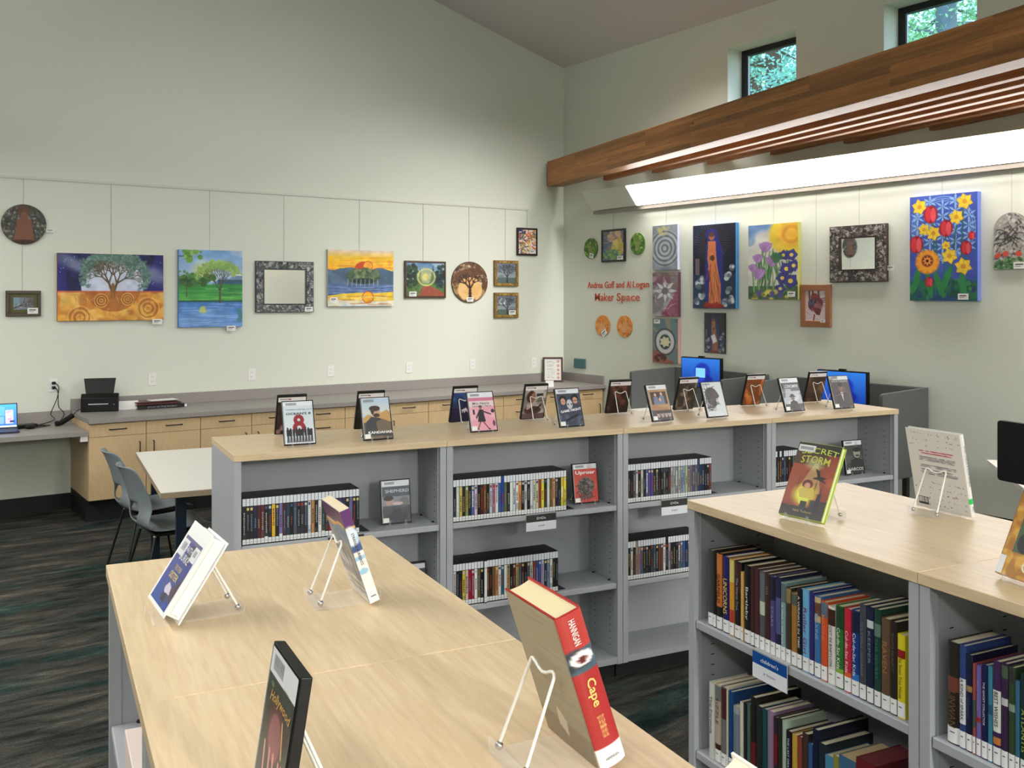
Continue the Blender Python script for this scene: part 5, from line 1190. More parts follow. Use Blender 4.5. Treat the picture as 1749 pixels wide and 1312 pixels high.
def cover_pink():
    c = Cv(64, 92, (226, 160, 178)); c.mott((236, 186, 200), 5, .7, 2); c.rect(0, 0, 1, .14, (230, 234, 240)); barcode(c, .08, .04, .38, .06); c.rect(0, .14, 1, .22, (206, 120, 150)); c.rect(0, .22, 1, .38, (232, 222, 222), .8)
    D = (44, 40, 46); c.ell(.44, .38, .06, .04, D); c.ell(.44, .42, .045, .04, (150, 110, 96)); c.poly([(.36, .46), (.54, .46), (.6, .78), (.28, .78)], D); c.line(.38, .5, .24, .66, .02, D); c.line(.52, .5, .82, .58, .018, D)
    c.line(.38, .78, .26, .95, .016, (120, 80, 70)); c.line(.5, .78, .7, .96, .016, (120, 80, 70)); c.ell(.26, .96, .05, .015, D); c.ell(.72, .97, .05, .015, D)
    c.rect(.12, .45, .2, .58, (60, 40, 46)); c.ell(.92, .5, .07, .05, (60, 44, 60)); c.ell(.92, .82, .05, .08, (90, 60, 70)); return c.a
def cover_faces():
    c = Cv(64, 92, (60, 66, 84)); band(c, .13); c.mott((90, 96, 116), 6, .6, 2)
    for x, y in ((.25, .32), (.78, .3)): c.ell(x, y - .03, .16, .12, (30, 26, 28)); c.ell(x, y + .02, .11, .09, (196, 150, 130)); c.rect(x - .1, y + .01, x + .1, y + .03, (40, 34, 36), .6)
    c.ell(.52, .42, .13, .13, (196, 196, 200)); c.ell(.45, .42, .03, .025, (40, 40, 44)); c.ell(.6, .42, .03, .025, (40, 40, 44)); c.line(.3, .85, .8, .72, .03, (30, 30, 36)); c.mott((120, 126, 150), 9, .4, 5, .6, (c.y > .7)); return c.a
def cover_family():
    c = Cv(64, 92, (176, 140, 100)); band(c, .13); c.rect(.08, .19, .92, .56, (60, 46, 44)); c.mott((150, 110, 80), 7, .6, 3, .5, (c.y > .56))
    for x, y in ((.34, .28), (.66, .26), (.54, .42)): c.ell(x, y, .06, .05, (210, 170, 150)); c.poly([(x - .1, y + .05), (x + .1, y + .05), (x + .14, .56), (x - .14, .56)], (110, 120, 150))
    c.rect(0, .72, 1, 1, (70, 66, 70))
    for x in (.3, .5, .7, .88): c.ell(x, .84, .08, .09, (170, 150, 146)); c.ell(x, .78, .09, .04, (60, 46, 44))
    return c.a
def cover_sketch():
    c = Cv(64, 92, (214, 220, 226)); barcode(c, .06, .03, .36, .05); D = (76, 72, 74)
    c.ell(.38, .35, .32, .2, D); c.rect(.06, .3, .45, .85, D, .95); c.poly([(.45, .3), (.72, .3), (.78, .42), (.66, .5), (.7, .64), (.5, .7), (.5, .8), (.06, .8)], D); c.poly([(.55, .5), (.66, .48), (.68, .62), (.58, .66)], (206, 196, 190)); c.strokes(50, [(96, 90, 92), (56, 54, 56)], .2, .01, .7, (.08, .2, .5, .75)); c.strokes(30, [(214, 220, 226)], .2, .008, .8, (.0, .7, .5, .95)); return c.a
def cover_western():
    c = Cv(64, 92, (170, 178, 190)); band(c, .14); c.rect(0, .14, 1, .32, (40, 42, 48)); c.mott((70, 76, 90), 5, .8, 4, .4, (c.y < .6) & (c.y > .14)); c.mott((206, 210, 220), 5, .8, 8, .5, (c.y > .4) & (c.y < .8)); c.rect(0, .8, 1, 1, (60, 62, 66))
    D = (26, 26, 30); c.poly([(.25, 1), (.32, .74), (.5, .68), (.7, .74), (.82, 1)], D); c.ell(.5, .62, .1, .07, (120, 100, 90)); c.ell(.5, .57, .2, .02, D); c.ell(.5, .54, .11, .05, D); return c.a
def cover_suit():
    c = Cv(64, 92, (70, 64, 66)); band(c, .12); c.mott((100, 92, 94), 5, .6, 3); c.ell(.5, .36, .13, .12, (120, 92, 84)); c.ell(.5, .28, .13, .06, (40, 34, 36)); c.poly([(.1, 1), (.2, .56), (.45, .48), (.6, .48), (.85, .56), (.95, 1)], (52, 48, 54)); c.poly([(.44, .5), (.58, .5), (.52, .8)], (190, 170, 176)); c.line(.2, .62, .7, .5, .012, (120, 96, 90)); return c.a
def cover_shepherd():
    c = Cv(64, 92, (70, 76, 88)); band(c, .14); c.mott((90, 96, 110), 6, .5, 2); c.rect(0, .38, 1, .6, (150, 150, 158), .8); c.ell(.25, .48, .16, .11, (186, 150, 140)); c.ell(.22, .42, .18, .06, (50, 40, 40)); c.ell(.8, .52, .18, .12, (110, 110, 114)); c.ell(.55, .55, .2, .04, (200, 180, 176)); c.rect(0, .68, 1, 1, (56, 56, 62)); c.mott((84, 80, 84), 7, .7, 6, .5, (c.y > .6)); return c.a
def cover_uproar():
    c = Cv(64, 92, (190, 62, 52)); band(c, .13); c.mott((206, 84, 70), 5, .6, 2); c.ell(.5, .58, .36, .22, (96, 86, 84)); c.strokes(90, [(60, 54, 54), (130, 116, 110), (40, 36, 38)], .1, .012, .9, (.2, .42, .75, .9)); c.rect(.25, .75, .75, .92, (60, 44, 44), .5); return c.a
def cover_narcos():
    c = Cv(64, 92, (62, 62, 62)); band(c, .14); c.mott((100, 98, 96), 5, .5, 2); c.ell(.68, .38, .2, .16, (150, 146, 142)); c.ell(.7, .28, .24, .07, (34, 34, 36)); c.ell(.7, .46, .12, .025, (40, 38, 38)); c.poly([(.2, 1), (.3, .6), (.6, .52), (1, .6), (1, 1)], (44, 44, 46)); return c.a
def cover_dark(seed, a, b, band_h=.15):
    c = Cv(60, 86, a, seed); c.mott(b, 6, .8, seed); c.mott(tuple(int(v * .6) for v in a), 5, .8, seed + 3); c.rect(0, 0, 1, .04, (24, 24, 26)); c.rect(0, .03, 1, band_h, (226, 226, 232)); c.rect(.06, .07, .4, .085, (130, 120, 124)); c.rect(.38, .06, .46, .1, (160, 60, 54)); return c
def cover_blueback():
    c = cover_dark(3, (46, 80, 140), (80, 130, 190)); c.rect(0, .6, 1, 1, (40, 32, 70)); c.ell(.62, .5, .18, .1, (26, 34, 70)); c.strokes(12, [(230, 230, 240)], .06, .016, 1, (.4, .66, .75, .68)); return c.a
def cover_portraitback():
    c = cover_dark(4, (190, 186, 184), (150, 140, 136)); c.ell(.3, .34, .2, .18, (70, 44, 38)); c.ell(.4, .36, .1, .14, (160, 110, 90)); c.rect(.55, .25, .85, .34, (60, 54, 56)); c.strokes(16, [(90, 84, 84)], .3, .004, .8, (.5, .4, .7, .5), 0); c.ell(.45, .75, .4, .12, (80, 56, 56)); c.line(.2, .7, .45, .6, .03, (206, 180, 170)); c.line(.8, .6, .6, .75, .03, (60, 40, 44)); c.rect(0, .85, 1, 1, (110, 84, 90)); return c.a
# front row on the disc range, faces towards us
FR = [
 ('disc case titled Ocean\'s 8 with a red figure 8, on the leftmost top', (485.6, 760), (541, 757), cover_oceans(), [("OCEAN'S 8", 0, .70, .78, .055, (30, 34, 40), dict(bold=.03))], False),
 ('disc case titled Kandahar with a man before desert hills', (620.4, 751.6), (674, 748.3), cover_kandahar(), [('KANDAHAR', .08, .17, .82, .06, (236, 236, 236), dict(bold=.03))], True),
 ('pink disc case of a woman striding in a dark coat', (804.5, 737.3), (851.4, 735), cover_pink(), [('Mrs. Harris', -.02, .70, .62, .06, (60, 70, 70)), ('Goes to Paris', 0, .635, .72, .045, (60, 100, 100), dict(shear=.2))], True),
 ('grey-blue disc case titled Game Night with two faces', (956, 729.2), (1000.4, 726.6), cover_faces(), [('GAME NIGHT', .03, .42, .86, .065, (240, 240, 244), dict(bold=.03, turn=R(6)))], True),
 ('tan disc case of a family portrait, in front of the wire easel', (1115.7, 720.4), (1152, 716), cover_family(), [], True),
 ('white disc case with a grey brush-stroke profile', (1207.4, 713), (1247, 710), cover_sketch(), [('SKETCH', .2, .2, .01, .005, (150, 150, 150))], False),
 ('disc case titled Longmire with a man in a hat', (1341, 702.8), (1378, 700.6), cover_western(), [('LONGMIRE', .05, .735, .72, .10, (226, 230, 236), dict(bold=.02))], True),
 ('grey disc case titled Watson, rightmost on the disc range', (1424, 697.2), (1463.3, 696.6), cover_suit(), [('WATSON', 0, .82, .8, .055, (200, 200, 204), dict(bold=.01))], True),
]
nmE = ["the Ocean's 8 case", 'the Kandahar case', 'the pink coat case', 'the Game Night case', 'the tan family portrait case', 'the grey profile case', 'the Longmire case', 'the Watson case']
for k, (lab, pl, pr, arr, tx, st) in enumerate(FR):
    p, rz, L = place(pl, pr, TOPZ + .012); rz = .35 * rz + .65 * (PHI + R(2))
    if k == 5: tx = []
    disc_display(lab, p, rz, R(20) if k > 3 else TL, arr, tx, sticker=st, elabel='clear easel with white wire back holding ' + nmE[k])
# back row, faces away
BK = [
 ('disc case turned away behind the Ocean\'s 8 case, white band and red logo', (468.5, 740), (520, 737), cover_dark(11, (60, 40, 44), (170, 130, 120)).a, [('THE', 0, .72, .2, .04, (30, 20, 20))]),
 ('black disc case turned away behind the Kandahar case', (603, 731.5), (653, 728), cover_dark(12, (30, 28, 26), (70, 60, 46)).a, []),
 ('blue and violet disc case turned away behind the pink coat case', (764.5, 719.8), (812, 717), cover_blueback(), []),
 ('grey disc case turned away showing a man\'s portrait, right of the pink one', (887.7, 714.5), (929.5, 712), cover_portraitback(), []),
 ('dark brown disc case turned away, its wire easel in front', (1034, 704), (1071, 702.6), cover_dark(13, (54, 36, 34), (120, 70, 60)).a, []),
 ('dark disc case turned away left of the grey profile case', (1150.8, 699), (1183, 696.5), cover_dark(14, (70, 62, 56), (150, 130, 110)).a, []),
 ('orange disc case turned away, right of the grey profile case', (1265.8, 690.5), (1298, 689), cover_dark(15, (180, 100, 50), (210, 130, 70)).a, []),
 ('brown disc case turned away behind the Watson case', (1373, 684.5), (1402, 683.5), cover_dark(16, (70, 46, 36), (120, 84, 50)).a, []),
]
nmB = ["behind the Ocean's 8 case", 'behind the Kandahar case', 'behind the pink coat case', 'in front of the grey portrait case', 'in front of the dark brown case', 'left of the grey profile case', 'in front of the orange case', 'left of the Watson case']
for k, (lab, pl, pr, arr, tx) in enumerate(BK):
    back_display(lab, pl, pr, R(17), arr, tx, 'clear easel with white wire back ' + nmB[k])
# face-out cases on the shelves
for lab, u, z, arr, tx in (
  ('disc case titled The Shepherd, face out on the leftmost bay shelf', DVDX[0] + .715, SH1, cover_shepherd(), [('SHEPHERD', .04, .74, .8, .075, (200, 206, 214), dict(bold=.01))]),
  ('red disc case titled Uproar, face out on the second bay shelf', DVDX[1] + .765, SH1, cover_uproar(), [('Uproar', 0, .755, .8, .115, (236, 226, 222), dict(bold=.03))]),
  ('grey disc case titled Narcos, face out on the rightmost bay shelf', DVDX[3] + .68, SH1, cover_narcos(), [('NARCOS', .04, .15, .8, .09, (214, 210, 206), dict(bold=.01))]),
  ('disc case with a white band, face out on the leftmost bay middle shelf', DVDX[0] + .79, SH2, cover_dark(21, (60, 66, 74), (90, 96, 100)).a, [])):
    p = B(u, .085, 0); rz = PHI - R(2)
    disc_display(lab, p, rz, R(9), arr, tx, z=z, elabel='low clear easel under ' + lab.split(',')[0], with_easel=True)

# ------------------------------------------------------------------ books and cases shown on the near bookcases
def hardcover(label, loc, rot, w, h, t, front, back, spine, pages=(226, 214, 180), cover=(150, 40, 44), softc=False, arr_front=None, arr_back=None, spine_arr=None, texts=(), spine_label=None, over=.003):
    """face to -y, spine on the left seen from the front; x centred"""
    bt = .0012 if softc else .0026; o = MB()
    cm = mat('cover_%02x%02x%02x' % cover, rgb(*cover), .3, spec=.5)
    x0, x1 = -w / 2, w / 2; n = 8; r = .002 if softc else .006
    prof = [(x1, 0), (x1, bt), (x0 + bt, bt), (x0 + bt, t - bt), (x1, t - bt), (x1, t)] + [(x0 + r - r * math.sin(PI * k / n) * (1 if True else 0), t / 2 + t / 2 * math.cos(PI * k / n)) if not softc else (x0, t if k < n / 2 else 0) for k in ((0, 1, 2, 3, 4, 5, 6, 7, 8) if not softc else (0, 8))]
    m = len(prof); vs = [(x, y, 0) for x, y in prof] + [(x, y, h) for x, y in prof]
    fs = [(i, m + i, m + (i + 1) % m, (i + 1) % m) for i in range(m)]
    for off, flip in ((0, True), (m, False)):
        caps = [[0, 1, 2, m - 1], [3, 4, 5, 6], [2, 3] + list(range(6, m))]
        for c in caps: c = [i + off for i in c]; fs.append(tuple(c if flip else c[::-1]))
    o.add(vs, fs); o = o.build('book', cm, None, loc=loc, rot=rot); tag(o, label, 'book')
    k = 0 if softc else over
    pb = MB()
    # concave fore edge
    ys = [bt + (t - 2 * bt) * j / 6 for j in range(7)]; xe = x1 - (.0 if softc else .004)
    pts = [(x0 + bt + .001, bt)] + [(xe - (0 if softc else .004 * math.sin(PI * j / 6)), ys[j]) for j in range(7)] + [(x0 + bt + .001, t - bt)]
    pb.prism(pts, k, h - max(k, .0003)); pb.build('page_block', mat('pages_%02x%02x%02x' % pages, rgb(*pages), .85, noise=(500, .05)), o)
    if arr_front is not None: art_mesh('front_cover', arr_front, w - .004, h - .002, o, M_PRINT, (.001, -.0006, .001))
    if arr_back is not None: art_mesh('back_cover', arr_back, w - .004, h - .002, o, M_PRINT, (.001, t + .0006, .001), rot=(0, 0, PI))
    if spine_arr is not None:
        # wrapped round the spine
        H, W = spine_arr.shape[:2]; vs = []; cs = []
        for i in range(H):
            for j in range(W):
                a = PI * j / (W - 1)
                if softc: x, y = x0 - .0006, t * (1 - j / (W - 1))
                else: x, y = x0 + r - (r + .0008) * math.sin(a), t / 2 + (t / 2 + .0008) * math.cos(a)
                vs.append((x, y, h - .001 - (h - .002) * i / (H - 1))); cs.append(spine_arr[i, j])
        fs = [(i * W + j, (i + 1) * W + j, (i + 1) * W + j + 1, i * W + j + 1) for i in range(H - 1) for j in range(W - 1)]
        me = bpy.data.meshes.new('spine_print'); me.from_pydata(vs, [], fs); me.materials.append(M_PRINT); lc = np.ones((len(vs), 4)); lc[:, :3] = to_lin(np.array(cs)); color_attr(me, lc)
        q = bpy.data.objects.new('spine_print', me); COL.objects.link(q); q.parent = o
    return o
def spine_text(o, s, w, t, zc, L, T, col, turn=-PI / 2, off=.0016, bold=.01, kind='spine_title'):
    """lettering on the spine (left side), reading down"""
    q = text(kind, s, L, T, ink(*col), o, (-w / 2 - off, t / 2, zc), turn=turn, bold=bold); q.rotation_euler = (0, 0, -PI / 2); return q
RA = PHI - PI / 2; RB = PHI + PI / 2
# white audiobook case in the left foreground: square clamshell
def audiobook():
    p, rz, L = place((251, 1025.5), (279, 1065.6), TOPZ + .016)
    w, h, t, tilt = .152, .172, .036, R(33)
    loc = stand(p, rz, tilt, t)
    e = thing('audiobook_case', 'white clamshell audiobook case with a blue cover on a wire easel', 'audiobook', loc, (-tilt, 0, rz))
    W = mat('white_vinyl', rgb(238, 238, 236), .35)
    f = MB(); f.box(-w / 2, w / 2, 0, .003, 0, h); f.build('front_panel', W, e, bevel=.001)
    MB().box(-w / 2, w / 2, t - .003, t, 0, h).build('back_panel', W, e, bevel=.001)
    MB().box(-w / 2 + .002, w / 2 - .007, .0032, t - .0032, .006, h - .004).build('disc_tray', W, e, bevel=.002)
    MB().box(w / 2 - .0068, w / 2 - .0035, .010, t - .010, .012, h - .010).build('closure_ridge', W, e, bevel=.001)
    c = Cv(70, 90, (44, 40, 96), 4); c.grad((60, 52, 130), (30, 66, 150), 0, 1); c.mott((70, 44, 60), 4, .9, 2, .4, (c.x > .45)); c.mott((60, 130, 206), 5, .8, 5, .5, (c.x < .5) & (c.y > .5)); c.rect(0, 0, 1, .05, (90, 90, 130))
    c.rect(0, .05, .34, .3, (220, 222, 226)); barcode(c, .05, .1, .22, .12); c.rect(.72, .05, 1, .26, (224, 224, 228)); c.rect(.78, .1, .92, .18, (150, 150, 156)); c.poly([(.4, .76), (.5, .66), (.7, .7), (.78, .8), (.5, .82)], (206, 196, 210)); c.poly([(.45, .82), (.7, .8), (.72, .92), (.46, .93)], (36, 34, 60))
    art_mesh('cover_insert', c.a, w - .024, h - .038, e, M_PRINT, (0, -.0006, .008))
    for s, z, ww, hh, col in (('FAITH', .122, .05, .012, (226, 226, 232)), ('BURKE', .104, .066, .015, (226, 226, 232)), ('THE OTHER', .082, .05, .010, (206, 180, 110)), ('SISTER', .066, .062, .013, (226, 200, 110))): text('cover_title', s, ww, hh, ink(*col), e, (.004, -.0014, z), bold=.01)
    easel('clear easel with white wire back holding the white audiobook case', Vector((loc.x, loc.y, TOPZ)), rz, tilt, t, h=.105)
audiobook()
# paperback leaning away: purple top, waves
def wave_arr(W, H, seed, back=True):
    c = Cv(W, H, (196, 196, 190), seed); c.rect(0, 0, 1, .17, (78, 34, 90)); y0 = .17 + .03 * np.sin(c.x * 6); c.put(((c.y > y0) & (c.y < y0 + .035)) * 1.0, (206, 150, 60)); c.put((c.y >= y0 + .035) * (c.y < .55) * 1.0, (90, 120, 160))
    c.strokes(60, [(196, 206, 220), (60, 84, 120), (150, 150, 160), (176, 160, 140)], .3, .014, .7, (0, .26, .9, .6), R(55)); c.mott((176, 168, 156), 5, .8, 3, .5, (c.y > .4)); c.rect(0, .66, 1, .76, (96, 100, 130), .4); c.rect(0, .78, 1, 1, (222, 222, 218), .8)
    c.strokes(12, [(90, 90, 96)], .5, .004, .7, (.1, .8, .4, .92), 0)
    return c.shade().a
def wave_spine(W, H):
    c = Cv(W, H, (226, 226, 222), 9); c.rect(0, 0, 1, .18, (84, 36, 96)); c.rect(0, .18, 1, .21, (206, 150, 60)); c.rect(0, .21, 1, .45, (60, 84, 130)); c.blobs(.5, .3, .4, .06, 8, .06, [(170, 200, 226), (220, 230, 240)]); c.rect(0, .5, 1, .535, (150, 190, 214)); c.ell(.4, .66, .5, .03, (150, 190, 214)); c.rect(0, .86, 1, 1, (236, 236, 232)); c.rect(.1, .9, .9, .91, (60, 60, 60)); c.rect(.3, .93, .8, .94, (60, 60, 60)); return c.a
def from_back(label, pl, pr, w, h, t, tilt, elabel, eh=.13, **k):
    """book turned away from us: pl, pr its lower back edge in the photograph"""
    p, rz, L = place(pl, pr, TOPZ + .012); rz = k.pop('rz', RB)
    loc = stand(p, rz, tilt, t, back_ref=True)
    o = hardcover(label, loc, (-tilt, 0, rz), w, h, t, None, None, None, **k)
    if elabel: easel(elabel, Vector((loc.x, loc.y, TOPZ)), rz, tilt, t, h=eh)
    return o
o = from_back('paperback with purple top and sea waves, leaning away, left foreground', (596, 996), (635.6, 1025.5), .139, .205, .021, R(18.5), 'clear easel with white wire back propping the wave paperback', softc=True, cover=(206, 204, 200), pages=(232, 214, 180), arr_back=wave_arr(60, 90, 5), arr_front=wave_arr(60, 90, 6), spine_arr=wave_spine(10, 80))
spine_text(o, 'STRANGE CURRENTS', .139, .021, .118, .07, .006, (70, 50, 30), off=.0012)
# red hardcover in the foreground
def cape_spine(W, H):
    c = Cv(W, H, (158, 44, 44), 9); c.rect(0, 0, 1, .24, (168, 56, 52)); c.rect(0, .225, 1, .38, (64, 84, 96)); c.blobs(.5, .3, .5, .05, 10, .03, [(90, 110, 120), (40, 50, 60)]); c.ell(.5, .29, .30, .045, (230, 226, 226)); c.ell(.5, .295, .12, .025, (90, 30, 34)); c.rect(0, .87, 1, 1, (238, 238, 236)); return c.a
def cape_back(W, H):
    c = Cv(W, H, (150, 142, 122), 9); c.mott((166, 156, 130), 4, .6, 2); c.strokes(30, [(178, 168, 140), (130, 126, 112)], .4, .006, .3, (0, 0, .8, .7), 0); c.mott((120, 130, 124), 4, .7, 7, .5, (c.y > .6)); c.rect(0, .82, 1, 1, (120, 104, 84), .6); c.poly([(.4, .72), (.55, .8), (.5, .92), (.36, .86)], (196, 190, 170)); return c.a
o = from_back('thick red hardcover titled Cape, leaning away on a wire easel, foreground', (951 + 8, 1200), (1029, 1311), .150, .2225, .040, R(18.5), None, cover=(176, 40, 44), pages=(236, 220, 176), arr_back=cape_back(60, 90), spine_arr=cape_spine(14, 90), rz=RB)
pc = at(1029, 1311, TOPZ + .012); ll = .150; ff = Vector((-math.sin(RB), math.cos(RB), 0)); xx = Vector((math.cos(RB), math.sin(RB), 0))
pm = pc + xx * (ll / 2); loc = stand(pm, RB, R(18.5), .040, back_ref=True); o.location = loc
easel('clear easel with white wire back propping the thick red hardcover', Vector((loc.x, loc.y, TOPZ)), RB, R(18.5), .040, h=.13)
spine_text(o, 'HANNIGAN', .150, .040, .195, .036, .010, (236, 226, 222), off=.0018)
spine_text(o, 'Cape', .150, .040, .108, .040, .017, (236, 190, 110), off=.0018, bold=.02)
spine_text(o, 'THE LEAGUE', .150, .040, .066, .010, .018, (226, 170, 110), off=.0018, turn=-R(0))
spine_text(o, 'OF SECRET HEROES', .150, .040, .052, .009, .018, (226, 170, 110), off=.0018, turn=-R(0))
spine_text(o, 'HANNIGAN', .150, .040, .014, .020, .004, (40, 40, 40), off=.0018, turn=R(0))
# black disc case standing in the very front
def cover_hollywood():
    c = Cv(84, 118, (50, 58, 54), 5); c.rect(0, 0, 1, .165, (226, 226, 230)); barcode(c, .1, .03, .4, .1); c.mott((60, 70, 62), 5, .6, 2, .5, (c.y > .16)); c.ell(.5, .42, .4, .12, (60, 40, 40)); c.ell(.5, .48, .3, .18, (90, 50, 56)); c.ell(.5, .5, .22, .15, (150, 90, 96)); c.mott((176, 120, 100), 4, .9, 7, .45, (c.y > .6)); c.rect(0, .85, 1, 1, (176, 140, 110), .7)
    for x in (.2, .4, .55, .75, .85): c.line(x, .6, x + .1, .95, .018, (226, 160, 150))
    c.line(.7, .36, .8, .55, .012, (226, 190, 120)); return c.a
th_ = R(9); zt_ = TOPZ + .006 + .19 * math.cos(th_)
ta, tb = at(470, 1098, zt_), at(512, 1157, zt_); d_ = (tb - ta).normalized(); rz3 = math.atan2(d_.y, d_.x)
nrm = Vector((-math.sin(rz3), math.cos(rz3), 0)); p = (ta + tb) / 2 - nrm * (.19 * math.sin(th_))
disc_display('black disc case with a pink and brown cover, nearest the camera', p, rz3, th_, cover_hollywood(), [('Hollywood', .05, .69, .72, .085, (206, 160, 90), dict(shear=.3, arc=.004)), ('up', -.28, .765, .1, .04, (110, 160, 110))], sticker=False, elabel='clear easel with white wire back behind the nearest disc case')
# white hardcover at the bottom edge of the picture
t16 = R(16); T_ = at(1252, 1284, TOPZ + .006 + .036 * math.sin(t16) + .222 * math.cos(t16))
xx_ = Vector((math.cos(RB), math.sin(RB), 0)); yy_ = Vector((-math.sin(RB), math.cos(RB), 0))
loc = T_ - xx_ * .075 - yy_ * (.222 * math.sin(t16)); loc.z = TOPZ + .006 + .036 * math.sin(t16)
o = hardcover('white-covered open-edged hardcover at the bottom edge of the picture', loc, (-R(16), 0, RB), .150, .222, .036, None, None, None, cover=(240, 238, 230), pages=(240, 230, 206), arr_front=None)
easel('clear easel with white wire back propping the white hardcover at the bottom', Vector((loc.x, loc.y, TOPZ)), RB, R(16), .036)
# right-hand bookcase
def secret():
    c = Cv(110, 164, (150, 70, 40), 5); c.mott((190, 100, 50), 4, .9, 2); c.mott((110, 40, 36), 4, .7, 6); c.rect(0, 0, 1, .13, (40, 36, 36)); c.mott((60, 50, 40), 4, .8, 3, .4, (c.y < .3))
    c.poly([(.5, .26), (.58, .26), (.8, .66), (.25, .66)], (206, 190, 120), .55); c.ell(.5, .27, .2, .08, (200, 210, 150), .6, .8)
    for x, t_ in ((.25, .44), (.38, .50), (.66, .46), (.8, .5)): c.poly([(x - .05, .8), (x, t_), (x + .05, .8)], (90, 56, 46), .9)
    c.ell(.46, .70, .28, .14, (216, 190, 70), .9, .5); c.ell(.45, .69, .17, .1, (226, 226, 90), 1, .4); c.ell(.46, .78, .1, .06, (210, 220, 80)); c.ell(.47, .555, .12, .06, (96, 40, 34)); c.ell(.47, .575, .07, .04, (206, 150, 120))
    c.poly([(.3, .64), (.4, .6), (.55, .6), (.66, .66), (.62, .74), (.36, .74)], (196, 170, 80), .8); c.rect(0, .86, 1, 1, (26, 28, 30), .85); c.mott((30, 30, 34), 6, .8, 8, .5, (c.y > .75)); c.poly([(.4, .95), (.42, .78), (.56, .78), (.58, .95)], (26, 40, 40))
    D = (26, 22, 24); c.poly([(.55, .33), (.66, .36), (.7, .43), (.86, .44), (.78, .47), (.9, .52), (.68, .48), (.52, .47), (.64, .44), (.6, .39)], D); c.poly([(.72, .9), (.76, .66), (.84, .66), (.84, .9)], D)
    c.rect(.04, .035, .42, .125, (222, 222, 220)); barcode(c, .08, .045, .3, .05); return c.a
p, rz, L = place((1328, 874.6), (1402.7, 891), TOPZ + .016); w, h, t, tl = .147, .2205, .019, R(27)
loc = stand(p, rz, tl, t)
o = hardcover('hardcover titled Secret Storm with lime pages and a fiery cover', loc, (-tl, 0, rz), w, h, t, None, None, None, cover=(176, 200, 50), pages=(226, 228, 200), arr_front=secret(), over=.002)
text('cover_title', 'SECRET', .120, .017, ink(190, 204, 70), o, (.008, -.0010, .193), bold=.006, arc=.006); text('cover_title', 'STORM', .096, .022, ink(200, 196, 70), o, (.000, -.0014, .168), bold=.008, arc=.004)
patches('barcode_label', [(-.067, -.012, .194, .212, (222, 222, 220)), (-.062, -.017, .198, .207, (150, 152, 156), .0001)], o, M_PRINT, -.0017)
text('author_name', 'Nick Tachyon', .06, .008, ink(190, 170, 110), o, (.004, -.0014, .018), bold=.005)
easel('clear easel with white wire back holding the Secret Storm book', Vector((loc.x, loc.y, TOPZ)), rz, tl, t)
def speckled():
    c = Cv(110, 140, (214, 212, 210), 5)
    for _ in range(120):
        row_ = c.r.choice([.05, .12, .19, .66, .73, .80, .87, .94]); k = c.r.randint(4)
        col = [(60, 60, 64), (120, 120, 124), (170, 110, 120), (150, 150, 156)][k]; x = c.r.rand() * .94 + .03; c.ell(x, row_ + c.r.uniform(-.012, .012), .008 + .006 * c.r.rand(), .006, col, .9)
    for y in (.262, .29): c.strokes(16, [(176, 40, 70)], .05, .005, .9, (.2, y, .8, y + .004), 0.0)
    for y in (.34, .36, .38, .44, .46, .50, .53, .55): c.strokes(26, [(110, 110, 124)], .04, .004, .9, (.18, y, .82, y + .003), 0.0)
    c.rect(.06, .86, .24, .96, (40, 40, 44))
    for k in range(8): c.rect(.07 + k * .021, .865, .08 + k * .021, .93, (226, 226, 226))
    c.a = c.a[:, ::-1]; return c.a
def sp_spine():
    c = Cv(8, 120, (226, 226, 224), 5); c.rect(0, .78, 1, .845, (40, 190, 90)); return c.a
p, rz, L = place((1565.7, 859), (1661.5, 881), TOPZ + .012)
w, h, t, tl = .190, .243, .015, R(12); loc = stand(p, rz - PI, tl, t, back_ref=True) if False else stand(p, rz + PI, tl, t, back_ref=True)
sa = speckled()[:, ::-1]
o = hardcover('large white picture book with tiny speckled marks, its back to us', loc, (-tl, 0, rz + PI), w, h, t, None, None, None, cover=(222, 222, 220), pages=(226, 218, 196), arr_back=sa, spine_arr=sp_spine(), softc=False)
spine_text(o, 'WHAT COLOR IS YOUR WORLD', w, t, .15, .12, .006, (90, 70, 90), off=.0018, bold=.003); spine_text(o, 'PIC', w, t, .024, .014, .006, (50, 50, 60), off=.0018, bold=.01)
easel('clear easel with white wire back propping the large white picture book', Vector((loc.x, loc.y, TOPZ)), rz + PI, tl, t, h=.13)
def gold():
    c = Cv(110, 160, (196, 140, 40), 5); c.mott((222, 172, 70), 12, .8, 3); c.mott((160, 100, 20), 14, .7, 6); c.rect(.16, .06, 1, .74, (70, 90, 60)); c.mott((120, 150, 100), 6, .7, 2, .5, (c.x > .16) & (c.y > .06) & (c.y < .74)); c.mott((160, 180, 190), 5, .6, 5, .5, (c.x > .3) & (c.y < .3) & (c.y > .06))
    c.ell(.3, .62, .1, .1, (30, 34, 34)); c.ell(.5, .32, .15, .09, (30, 26, 30)); c.ell(.52, .36, .08, .06, (206, 160, 130)); c.rect(.38, .42, .64, .5, (200, 170, 160)); c.rect(.4, .46, .62, .72, (50, 84, 140)); c.ell(.36, .42, .06, .12, (30, 26, 30)); c.rect(.3, .7, 1, .73, (20, 22, 26)); c.circ(.5, .86, .06, (232, 226, 210)); c.petals(.5, .86, .055, 12, (206, 170, 90), (240, 236, 220), .2)
    c.rect(.1, .03, .5, .1, (230, 230, 230)); barcode(c, .14, .04, .3, .04); return c.a
p, rz, L = place((1699, 976), (1749, 993), TOPZ + .014); w, h, t, tl = .148, .212, .018, R(25)
dd = Vector((math.cos(rz), math.sin(rz), 0)); p = at(1699, 976, TOPZ + .014) + dd * (w / 2); loc = stand(p, rz, tl, t)
